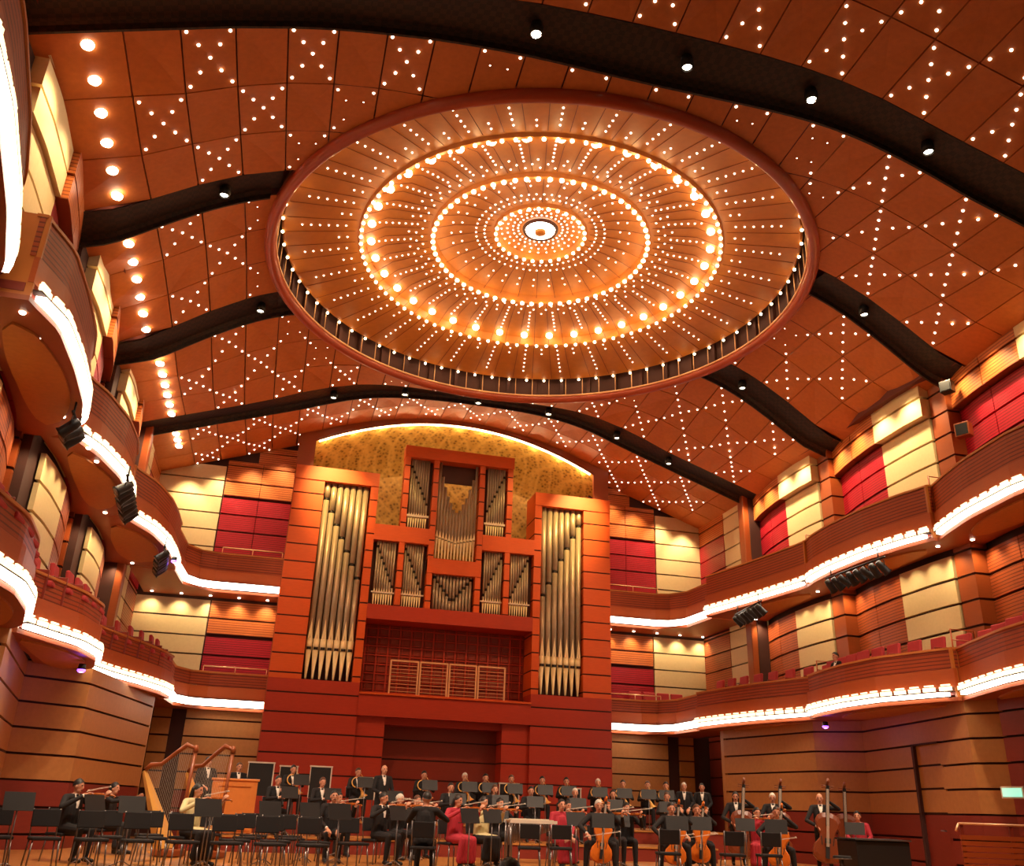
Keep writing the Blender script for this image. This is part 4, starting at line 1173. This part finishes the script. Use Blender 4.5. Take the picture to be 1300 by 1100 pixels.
# ---- front and middle of the stage, left to right
Mu('violin', -8.94, 19.0, 'the violinist at the far left of the stage', 'person in black playing a violin at the far left end of the stage', rz=.9, top='suit')
Mu('harp', -8.72, 21.85, 'the harpist', 'dark-haired person in black seated behind the left harp', hair='long', female=True, stand_=False, rz=1.15)
Mu('violin', -6.84, 18.8, 'the violinist right of the harps', 'person playing a violin right of the harps, yellow light painted on the top', top='yellow', female=True, hair='long', rz=.75)  # yellow light on the shirt is put into its cloth colour
Mu('idle', -4.17, 20.6, 'the seated man facing the hall, front left', 'man in black suit and white shirt seated alone facing the hall, front left', rz=.1, hair='short')
Mu('violin', -3.2, 20.3, 'the violinist right of the seated man facing the hall', 'violinist in black immediately right of the man who faces the hall', rz=.6, hair='short')
Mu('violin', -2.57, 22.3, 'the fair-faced violinist behind the front desks, left of centre', 'violinist with white hair in black suit behind the front desks, left of centre', hcol='hairw', rz=.45)
Mu('violin', -1.75, 19.6, 'the player in the red dress', 'dark-haired player in a red dress with a violin left of centre', top='red', female=True, hair='long', rz=.45)
Mu('violin', -2.75, 17.3, 'the player seen from behind left of centre', 'person in black seen from behind at the front left of centre', rz=2.9, hair='short', stand_=False)
Mu('violin', -.95, 20.7, 'the player in the yellow top at the centre', 'player in a pale yellow top with raised arm at the centre of the front desks', top='yellow', female=True, hair='long', rz=.35)
Mu('violin', -2.0, 23.3, 'the second desk violinist left of the centre', 'violinist in black behind the player in the red dress', rz=.3, hair='short', hcol='hairbr')
Mu('violin', -3.9, 23.1, 'the violinist behind the seated man facing the hall', 'violinist in black behind the man who faces the hall', rz=.35)
Mu('violin', -.1, 22.6, 'the violinist left of the pale bar instruments', 'violinist in black just left of the pale bar instruments', rz=.1)
Mu('idle', .75, 20.4, 'the dark-haired woman in red right of the centre', 'dark-haired woman in a red dress seated right of the pale bars', top='red', female=True, hair='long', rz=.1)
Mu('violin', 1.65, 22.7, 'the violist behind the white-haired cellist', 'violist in black directly behind the white-haired cellist', rz=-.1)
Mu('cello', 1.17, 19.1, 'the white-haired cellist', 'white-haired person in black playing an orange cello right of the centre', hcol='hairw', rz=-.25)
Mu('violin', 2.0, 20.9, 'the player just right of the white-haired cellist', 'person in black just right of and behind the white-haired cellist', rz=-.15, hair='short', hcol='hairbr')
Mu('violin', 2.75, 21.6, 'the violist between the first two cellists', 'violist in black between and behind the first two cellists', rz=-.2)
Mu('cello', 2.75, 19.0, 'the second cellist from the centre', 'dark-haired person in black playing a bright orange cello, second cellist from the centre', rz=-.3)
Mu('cello', 3.9, 20.2, 'the third cellist from the centre', 'person in black playing a cello, third cellist from the centre', rz=-.35, hair='short', hcol='hairbr')
Mu('cello', 4.55, 21.6, 'the cellist behind the third cellist', 'cellist in black sitting behind the third cellist from the centre', rz=-.35, hair='long', female=True)
Mu('cello', 5.05, 18.7, 'the rightmost cellist', 'person in black playing a red-orange cello, rightmost of the cellists', rz=-.55)
Mu('violin', 5.9, 21.1, 'the player in red near the double basses', 'player in a red top sitting in front of the double basses', top='red', female=True, hair='long', rz=-.5)
Mu('bass', 6.35, 23.0, 'the leftmost bassist', 'bushy-haired person in black with a double bass, leftmost of the bassists', hair='long', rz=-.4, stand_=False)
Mu('bass', 7.25, 22.7, 'the second bassist from the left', 'white-haired person in black with a double bass, second from left', hcol='hairw', rz=-.45)
Mu('bass', 7.75, 21.3, 'the bald bassist', 'bald person in black standing with a double bass at the right of the orchestra', hair='bald', rz=-.5, stand_=False)
place_obj(bass0, Matrix.Translation((9.0, 22.3, .2)) @ Matrix.Rotation(-.5, 4, 'Z') @ Matrix.Rotation(.06, 4, 'Y'), 'double bass with pale fingerboard leaning alone at the right wall', 'double bass')
Mu('idle', 8.5, 20.9, 'the player in red at the right end', 'player in red seated at the right end of the orchestra', top='red', female=True, hair='short', rz=-.7)
# ---- risers
row = [(-5.3, 24.9, 'clarinet', 'short', 'hairb', 'first'), (-4.2, 24.9, 'clarinet', 'short', 'hairbr', 'second'), (-.87, 24.9, 'clarinet', 'short', 'hairb', 'third'), (.35, 25.0, 'clarinet', 'long', 'hairbr', 'fourth'),
       (1.35, 25.0, 'clarinet', 'short', 'hairb', 'fifth'), (2.6, 25.0, 'clarinet', 'short', 'hairw', 'sixth'), (3.7, 25.0, 'clarinet', 'long', 'hairb', 'seventh'), (5.3, 25.0, 'clarinet', 'short', 'hairbr', 'eighth')]
for x, y, k, h, hc, w_ in row:
    Mu(k, x, y, 'the %s clarinettist from the left on the low riser' % w_, '%s person from the left with a clarinet on the low riser, %s hair' % (w_, {'hairb': 'black', 'hairbr': 'brown', 'hairw': 'white'}[hc]), h, hc)
Mu('stand', -2.6, 25.3, 'the bald man standing at the riser', 'bald man in black suit and white shirt standing left of centre', hair='bald', stand_=True, rz=.3)
Mu('stand', -7.05, 25.2, 'the man standing left of the cabinet', 'man in black suit standing behind the left end of the orange cabinet', stand_=False, rz=.5, hair='short')
back = [(-6.35, 'idle', 'short', 'hairbr'), (-4.89, 'horn', 'short', 'hairb'), (-3.09, 'horn', 'short', 'hairbr'), (-1.2, 'horn', 'short', 'hairb'), (.0, 'horn', 'short', 'hairw'), (.62, 'horn', 'short', 'hairb'), (1.4, 'horn', 'short', 'hairbr'),
        (2.35, 'horn', 'short', 'hairb'), (3.1, 'horn', 'short', 'hairb'), (4.1, 'horn', 'short', 'hairw'), (4.9, 'horn', 'short', 'hairb'), (5.7, 'horn', 'short', 'hairbr'), (6.3, 'horn', 'short', 'hairb'), (6.9, 'idle', 'short', 'hairw'), (7.5, 'idle', 'short', 'hairb')]
ords = ['first', 'second', 'third', 'fourth', 'fifth', 'sixth', 'seventh', 'eighth', 'ninth', 'tenth', 'eleventh', 'twelfth', 'thirteenth', 'fourteenth', 'fifteenth']
for (x, k, h, hc), w_ in zip(back, ords):
    Mu(k, x, 27.35, 'the %s back-row player from the left' % w_, '%s person from the left in the back row on the high riser' % w_, h, hc, stand_=(k == 'horn'))

# ---- empty chairs and stands at the front left
k = 0
for j, (y, xs_) in enumerate(((17.0, [-9.6, -8.9, -8.2, -7.5, -6.8, -6.1, -5.4, -4.7]), (18.2, [-8.1, -7.4, -6.0, -5.3, -4.6, -3.9]), (19.6, [-7.6, -6.7, -5.8, -5.0]), (20.9, [-6.6, -5.7, -5.0]))):
    for x in xs_:
        chair(x, y, .35 + .1 * random.random(), 'empty black orchestra chair in the rows at the front left of the stage', 'empty chairs at the front left of the stage')
        if (k % 4) == 0: stand(x + .35, y - .62, .4, 'black music stand among the empty chairs at the front left', 'music stands among the empty chairs')
        k += 1
for x, y in ((3.4, 17.6), (4.3, 17.8), (2.0, 17.5), (.2, 18.6), (-.5, 18.4)):
    chair(x, y, 2.9, 'empty black orchestra chair at the front right of the stage', 'empty chairs at the front right of the stage')

# ---- harps
def harp(x, y, rz, label, m, sc=1):
    t = thing('harp', label, 'harp', (x, y, floor_at(x, y)), rz); t.scale = (sc,) * 3
    # local: soundbox leans back towards the player (+Y), column at -Y
    b = B(); b.tube([(0, -.62, .12), (0, -.66, 1.0), (0, -.70, 1.78)], [.035, .03, .035], 12); b.tube([(0, -.70, 1.74), (0, -.70, 1.86)], [.05, .03], 12); b.obj('column', M['harpw'], t, True)
    b = B(); b.tube([(0, -.70, 1.80), (0, -.52, 1.86), (0, -.30, 1.70), (0, -.08, 1.52), (0, .12, 1.50), (0, .22, 1.42)], [.03, .045, .035, .035, .045, .04], 10); b.obj('neck', M['harpw'], t, True)
    b = B()
    P0 = Vector((0, -.50, .14)); P1 = Vector((0, .22, 1.40)); n = 8
    vs = []
    for i in range(n + 1):
        f = i / n; c = P0.lerp(P1, f); w = .24 * (1 - f) + .055; d = Vector((0, .87, -.5)) * (.16 * (1 - f) + .05)
        vs += [c + Vector((-w, 0, 0)), c + Vector((w, 0, 0)), c + Vector((w * .55, 0, 0)) + d, c + Vector((-w * .55, 0, 0)) + d]
    fs = [(0, 1, 2, 3), (4 * n + 3, 4 * n + 2, 4 * n + 1, 4 * n)]
    for i in range(n):
        for j in range(4): fs.append((i * 4 + j, i * 4 + (j + 1) % 4, i * 4 + 4 + (j + 1) % 4, i * 4 + 4 + j))
    b.add(vs, [f[::-1] for f in fs]); b.obj('soundbox', m, t)
    b = B()
    for i in range(22):
        f = i / 21; a = P0.lerp(P1, .06 + .88 * f); yt = -.62 + .78 * f; zt = 1.80 - .1 * f if f < .25 else 1.80 - .42 * (f - .1)
        b.tube([a, (0, yt, min(1.8, zt))], .0022, 4)
    b.obj('strings', M['pale'], t)
    b = B(); b.box(0, -.5, .07, .46, .42, .12); b.obj('base', M['harpw'], t, bevel=.03)
    for k in range(4): b = B(); b.box(-.15 + .1 * k, -.25, .07, .03, .12, .02); b.obj('pedal', M['harpg'], t)
    return t
harp(-7.85, 21.45, 1.15, 'tall gilt concert harp, left one of the two', M['harpg'], 1.16)
harp(-7.0, 21.3, .95, 'tall gilt concert harp, right one of the two, column leaning right', M['harpg'], 1.16)

# ---- orange cabinet (keyboard instrument seen from the back)
t = thing('celesta', 'bright orange wooden cabinet standing on the left of the stage', 'cabinet', (-6.3, 24.45, .35), .05)
b = B(); b.box(0, 0, .62, 1.05, .5, 1.16); b.obj('cabinet_body', M['celesta'], t, bevel=.012)
b = B(); b.box(0, 0, 1.22, 1.12, .56, .05); b.obj('lid', M['celesta'], t, bevel=.01)
b = B()
for (x0, x1, z0, z1) in ((-.47, -.38, .1, 1.16), (.38, .47, .1, 1.16), (-.38, .38, 1.07, 1.16), (-.38, .38, .1, .2)): b.bb(x0, x1, -.275, -.25, z0, z1)
b.obj('front_frame', M['celesta'], t)
for sx in (-1, 1): b = B(); b.box(sx * .45, 0, .02, .08, .5, .06); b.obj('foot', M['harpw'], t)
b = B(); b.box(0, .35, .72, .95, .25, .08); b.obj('keyboard', M['ivory'], t)

# ---- bar percussion
def marimba(x, y, rz, w, label):
    t = thing('marimba', label, 'marimba', (x, y, floor_at(x, y)), rz)
    n = 26
    b = B()
    for i in range(n):
        L = .42 - .2 * i / n; b.box(-w / 2 + w * (i + .5) / n, .0, .93, w / n * .8, L, .022)
    b.obj('bars', M['ivory'], t)
    b = B(); b.box(0, -.25, .90, w + .06, .03, .06); b.box(0, .22, .90, w + .06, .03, .06); b.obj('rail', M['pale'], t)
    b = B()
    for i in range(n): b.tube([(-w / 2 + w * (i + .5) / n, 0, .88), (-w / 2 + w * (i + .5) / n, 0, .45 + .3 * i / n)], w / n * .36, 8)
    b.obj('resonators', M['steel'], t, True)
    for sx in (-1, 1):
        for sy in (-1, 1): b = B(); b.tube([(sx * w / 2, sy * .2, .9), (sx * w / 2, sy * .22, 0)], .018, 7); b.obj('leg', M['steel'], t, True)
marimba(.72, 24.35, 0, 1.5, 'long pale-barred marimba in the middle of the orchestra') if False else None
marimba(.55, 21.6, 0, 1.25, 'pale-barred marimba behind the dark-haired woman in red')
marimba(-.15, 19.6, 0, .95, 'small pale-barred glockenspiel table left of the dark-haired woman in red')

# ---- dark boards with pale rims at the back
def board(x, y, w, h, label, z=None):
    t = thing('acoustic_screen', label, 'screen', (x, y, floor_at(x, y) if z is None else z))
    b = B(); b.box(0, 0, .55 + h / 2, w, .03, h); b.obj('panel', M['black'], t)
    b = B(); b.box(0, 0, .55 + h, w + .06, .05, .04); b.box(w / 2, 0, .55 + h / 2, .035, .05, h); b.box(-w / 2, 0, .55 + h / 2, .02, .05, h); b.obj('frame', M['pale'], t)
    for sx in (-1, 1): 
        b = B(); b.tube([(sx * w * .4, 0, .57), (sx * w * .4, 0, 0)], .016, 6); b.tube([(sx * w * .4, -.2, .015), (sx * w * .4, .2, .015)], .016, 6); b.obj('foot', M['steel'], t)
board(-5.75, 28.8, .72, .9, 'dark board with a pale top rim at the back left, first from the left')
board(-5.3 + .35, 29.3, .5, .85, 'narrow dark board with a pale top rim at the back left, second from the left')
board(-4.05, 28.4, .6, .85, 'dark board with a pale top and right edge in front of the left organ tower')
board(.68, 28.9, .6, .45, 'small board with pale rim behind the back row, left of centre')
board(1.75, 28.9, .62, .62, 'dark board with pale rim behind the back row, right of centre')
board(-2.7, 28.4, .5, .6, 'dark board with pale edge behind the bald man standing')
board(3.7, 28.6, .55, .55, 'dark board with pale rim right of the stage recess')

# ---- black equipment case and stool at the right, barrier, exit sign
t = thing('equipment_case', 'black case with a pale top edge at the right front of the stage', 'case', (6.55, 17.6, 0), -.1)
b = B(); b.box(0, 0, .40, 1.15, .8, .76); b.obj('case_body', M['black'], t, bevel=.02)
b = B(); b.box(0, 0, .80, 1.2, .85, .03); b.obj('lid', M['blackf'], t)
b = B(); b.box(0, -.43, .80, 1.2, .012, .02); b.obj('lid_trim', M['steel'], t)
for sx in (-1, 1): b = B(); b.box(sx * .45, -.35, .01, .06, .06, .03); b.obj('foot', M['steel'], t)
t = thing('piano_stool', 'round black stool with a shiny rim left of the black case', 'stool', (5.55, 17.2, 0))
b = B(); b.lathe([(0, .5), (.16, .5), (.175, .47), (.16, .44), (0, .44)], n=20); b.obj('seat', M['blackf'], t, True)
b = B(); b.lathe([(.178, .46), (.185, .45), (.178, .44)], n=20); b.obj('rim', M['steel'], t, True)
b = B(); b.tube([(0, 0, .44), (0, 0, .06)], .025, 8); b.obj('post', M['steel'], t, True)
for k in range(4): a = PI / 2 * k; b = B(); b.tube([(0, 0, .1), (.2 * math.cos(a), .2 * math.sin(a), .012)], .014, 6); b.obj('leg', M['steel'], t)
t = thing('barrier', 'slatted dark red barrier with a pale rail at the lower right corner', 'barrier', (8.2, 15.6, 0), -.35)
b = B()
for k in range(9): b.box(0, 0, .12 + .1 * k, 1.9, .05, .08)
b.obj('slats', M['woodp'], t)
b = B(); b.tube([(-.95, 0, 1.16), (.95, 0, 1.16)], .02, 8); b.tube([(-.95, 0, 1.16), (-1.05, -.1, 1.03)], .02, 8); b.obj('rail', M['brass'], t, True)
for sx in (-1, 0, 1): b = B(); b.box(sx * .9, .03, .58, .06, .05, 1.16); b.obj('post', M['wain'], t)
t = thing('exit_sign', 'lit teal exit sign in a pale frame on the dark wall at the right edge', 'sign', (9.62, 16.95, 1.8), -PI / 2 + .3)
b = B(); b.box(0, -.03, 0, .5, .06, .24); b.obj('frame', M['pale'], t, bevel=.01)
b = B(); b.box(0, -.065, 0, .42, .012, .17); b.obj('lit_face', M['tealsign'], t)

# ---- purple lamps
for (x, y, z, lab) in ((9.15, 22.9, 3.55, 'small purple lamp under the lower right balcony beside the door wall'), (-9.65, 21.0, 3.55, 'small purple lamp under the lower left balcony'), (-8.9, 26.6, 7.35, 'small purple lamp under the upper left balcony beside the light rack')):
    t = thing('purple_lamp', lab, 'lamp', (x, y, z))
    b = B(); b.lathe([(0, .1), (.07, .1), (.08, 0), (.07, -.04)], n=14); b.obj('housing', M['black'], t, True)
    b = B(); b.ell((0, 0, -.03), (.085, .085, .05), 12, 8); b.obj('lens', M['purple'], t, True)
    pointl('purple_glow', (x, y, z - .12), 5, (.35, .1, 1))

# ---- racks of stage lanterns under the upper balconies
def lantern_rack(x, y, z, rz, n, label):
    t = thing('light_rack', label, 'stage light rack', (x, y, z), rz)
    b = B(); b.tube([(-.16 * n, 0, .22), (.16 * n, 0, .22)], .028, 8)
    for sx in (-.8, .8): b.tube([(sx * .16 * n, 0, .22), (sx * .16 * n, 0, .5)], .018, 6)
    b.obj('bar', M['black'], t, True)
    for i in range(n):
        xx = -.16 * n + .32 * (i + .5); b = B(); tl = Vector((.25 * math.sin(i * 2.1), -.62, -.55)).normalized()
        c = Vector((xx, 0, 0)); b.tube([c - tl * .16, c - tl * .05, c + tl * .18, c + tl * .22], [.07, .095, .1, .125], 12, True)
        b.tube([c + Vector((.11, 0, 0)), Vector((xx + .11, 0, .12)), Vector((xx, 0, .22)), Vector((xx - .11, 0, .12)), c + Vector((-.11, 0, 0))], .01, 5)
        o = b.obj('lantern', M['black'], t, True)
        q = B(); q.tube([c + tl * .205, c + tl * .226], .085, 12); q.obj('lens', M['steel'], o, True)
lantern_rack(8.75, 26.0, 7.15, 1.45, 7, 'row of black stage lanterns under the upper right balcony nearest the organ')
lantern_rack(9.0, 20.6, 7.2, 1.6, 8, 'row of black stage lanterns under the upper right balcony, middle bay')
lantern_rack(-9.15, 26.2, 7.15, -1.45, 7, 'row of black stage lanterns under the upper left balcony nearest the organ')
lantern_rack(-9.35, 20.6, 7.15, -1.5, 8, 'row of black stage lanterns under the upper left balcony, second bay')
lantern_rack(-9.75, 16.4, 7.1, -1.5, 3, 'short row of black stage lanterns under the upper left balcony near the left edge')
# ---- loudspeakers on the right wall
for (x, y, z, w_, lab) in ((10.15, 17.45, 11.55, .3, 'small black loudspeaker high on the right wall pillar'), (10.2, 17.2, 10.25, .36, 'square dark loudspeaker in a pale surround below the small one on the right wall')):
    t = thing('loudspeaker', lab, 'loudspeaker', (x, y, z), -1.1)
    b = B(); b.box(0, 0, 0, w_, .25, w_); b.obj('cabinet', M['black'] if w_ < .33 else M['pillar'], t, bevel=.01)
    b = B(); b.box(0, -.13, 0, w_ * .8, .02, w_ * .8); b.obj('grille', M['blackf'], t)
    b = B(); b.tube([(0, .1, 0), (0, .3, 0)], .02, 6); b.obj('bracket', M['steel'], t)

# ---- guard rails at the balcony steps
def guard(x, y, z, label, rz=0):
    t = thing('guard_rail', label, 'guard rail', (x, y, z), rz)
    b = B(); b.tube([(-.3, 0, 0), (-.3, 0, 1.0), (.35, 0, 1.0), (.35, 0, 0)], .02, 7); b.obj('frame', M['woodp'], t, True)
    for k in (.25, .5, .75): b = B(); b.tube([(-.3, 0, k), (.35, 0, k)], .014, 6); b.obj('bar', M['woodp'], t, True)
for x, y, z, lab in ((9.75, 23.5, 4.4, 'guard rail at the step between the first two lower right balconies'), (9.9, 18.05, 4.4, 'guard rail at the step before the nearest lower right balcony'),
                     (9.8, 23.5, 8.2, 'guard rail at the step between the first two upper right balconies'), (9.95, 18.05, 8.25, 'guard rail at the step before the nearest upper right balcony')):
    guard(x, y, z, lab)

# ---- red seats in the lower balconies
se0 = thing('theatre_seat', 'x', 'seat'); labels.pop('x', None)
b = B(); b.box(0, .2, .62, .48, .09, .62, 0, Matrix.Rotation(-.1, 3, 'X')); b.obj('backrest', M['seatred'], se0, bevel=.03)
b = B(); b.box(0, 0, .4, .46, .42, .1); b.obj('seat_pan', M['seatred'], se0, bevel=.03)
for sx in (-1, 1): b = B(); b.box(sx * .26, .05, .33, .04, .36, .62); b.obj('arm', M['wain'], se0, bevel=.01)
used = [0]
def seat(x, y, z, rz, label, group):
    if not used[0]:
        used[0] = 1; se0.location = (x, y, z); se0.rotation_euler = (0, 0, rz); se0['label'] = label; se0['group'] = group; return
    dup(se0, (x, y, z), rz, label, 'seat', group)
for s in (1, -1):
    for bay, n in (('B', 8), ('C', 9), ('D', 8)):
        for i in range(n):
            u = (i + .6) / n; y1, y0 = BAYS[bay]
            x = smooth_tab((LF if s > 0 else LLF)[bay], u)
            p = (s * (x + (.5 if s > 0 else .26)), y1 + (y0 - y1) * u, 4.42)
            seat(*p, -s * PI / 2 * 1.0, 'red upholstered seat in the row of the lower %s balcony %s' % (SIDE[s], BN[bay]), 'red seats, lower %s balcony %s' % (SIDE[s], BN[bay]))
for i in range(4):
    seat(7.3 + .55 * i, 31.95, 4.4, 0, 'red upholstered seat on the lower back balcony right of the organ', 'red seats, lower back balcony right of the organ')
tt = person('idle', 9.55, 22.6, -1.5, 'dark-haired person seated in the lower right balcony above the stage door', z=4.15)

# ---- listener in the stalls whose head shows at the bottom edge
tt = person('idle', -4.08, 6.0, PI, 'dark-haired listener in the stalls, only the top of the head showing at the bottom edge', z=-.55)
dup(se0, (-4.08, 5.93, -.55), PI, 'red seat under the listener in the stalls', 'seat')

# ------------------------------------------------------------------ lighting
SC.world = bpy.data.worlds.new('world'); SC.world.use_nodes = True
bg = SC.world.node_tree.nodes['Background']; bg.inputs[0].default_value = (1, .45, .15, 1); bg.inputs[1].default_value = .10
for s in (1, -1):
    for bay in 'BCDE':
        if s == 1 and bay == 'E': continue
        for i, u in enumerate((.12, .36, .6, .84)):   # lamps washing down the upper walls from the ceiling edge
            x, y = wall_pt(s, bay, u, -.85); tx, ty = wall_pt(s, bay, u, .0)
            spot('wall_washer', (x, y, 12.1 + UPZ(s, bay)), (tx, ty, 9.3), 300, WW, 100, .8, .1)
        for i in range(7):                              # soffit downlights of the upper balcony
            u = (i + .5) / 7; x, y = wall_pt(s, bay, u, -.42); tx, ty = wall_pt(s, bay, u, -.02)
            spot('soffit_spot', (x, y, 7.5), (tx, ty, 6.0), 75, WW, 110, .9, .05)
for s in (1, -1):
    for i in range(4):
        x = s * (6.4 + 1.05 * i); spot('back_washer', (x, 31.7, zc(x) - .15), (x, YB, 9.8), 320, WW, 80, .8, .1)
    for i in range(5):
        x = s * (6.3 + .95 * i); spot('soffit_spot', (x, 32.08, 7.5), (x, YB, 6.2), 75, WW, 110, .9, .05)
# organ and stage spots hung in the ceiling slots
for x in (-5.0, -2.6, 0, 2.6, 5.2): spot('organ_spot', (x, 28.25, zc(x) - .2), (x * .9, 31, 11.4), 2300, (1, .62, .2), 46, 1, .15)
for x in (-7.4, 7.4): spot('organ_spot', (x, 22.95, 13.4), (x * .4, 31, 7), 1300, (1, .5, .2), 50, .9, .15)
for x in (-2.55, .45, 3.1, 5.65): spot('stage_spot', (x, 11.9, zc(x) - .2), (x, 20.5, .5), 3600, (1, .72, .5), 60, .8, .2)
for x in (-5.5, -3.5): spot('stage_spot', (x, 11.9, zc(x) - .2), (x - 1, 20.5, .5), 2700, (1, .72, .5), 60, .8, .2)
for x, tx in ((-8.15, -5), (8.0, 5)): spot('stage_spot', (x, 17.5, 13), (tx, 22, .5), 1400, (1, .7, .45), 60, .8, .2)
for x in frange(-4.9, 4.9, 10): pointl('cove_lamp', (x, 31.5, zcan(x) - .22), 20, (1, .74, .40))
for r, z, n, pw in ((4.68, .76, 32, 6), (2.76, 1.16, 20, 5.5), (1.08, 1.58, 8, 4.5), (6.6, .3, 24, 2)):
    for k in range(n):
        a = 2 * PI * k / n; pointl('dome_ring_lamp', (DC[0] + r * math.cos(a), DC[1] + r * math.sin(a), 14.1 + z), pw, (1, .66, .28), .04)
SC.view_settings.view_transform = 'Standard'; SC.view_settings.look = 'None'; SC.view_settings.gamma = 1
SC.view_settings.use_curve_mapping = False; SC.view_settings.exposure = 0.3
for k, v in labels.items():
    if len(v) > 1 and not v[0][1]: print('DUPLABEL', k, v[:3])
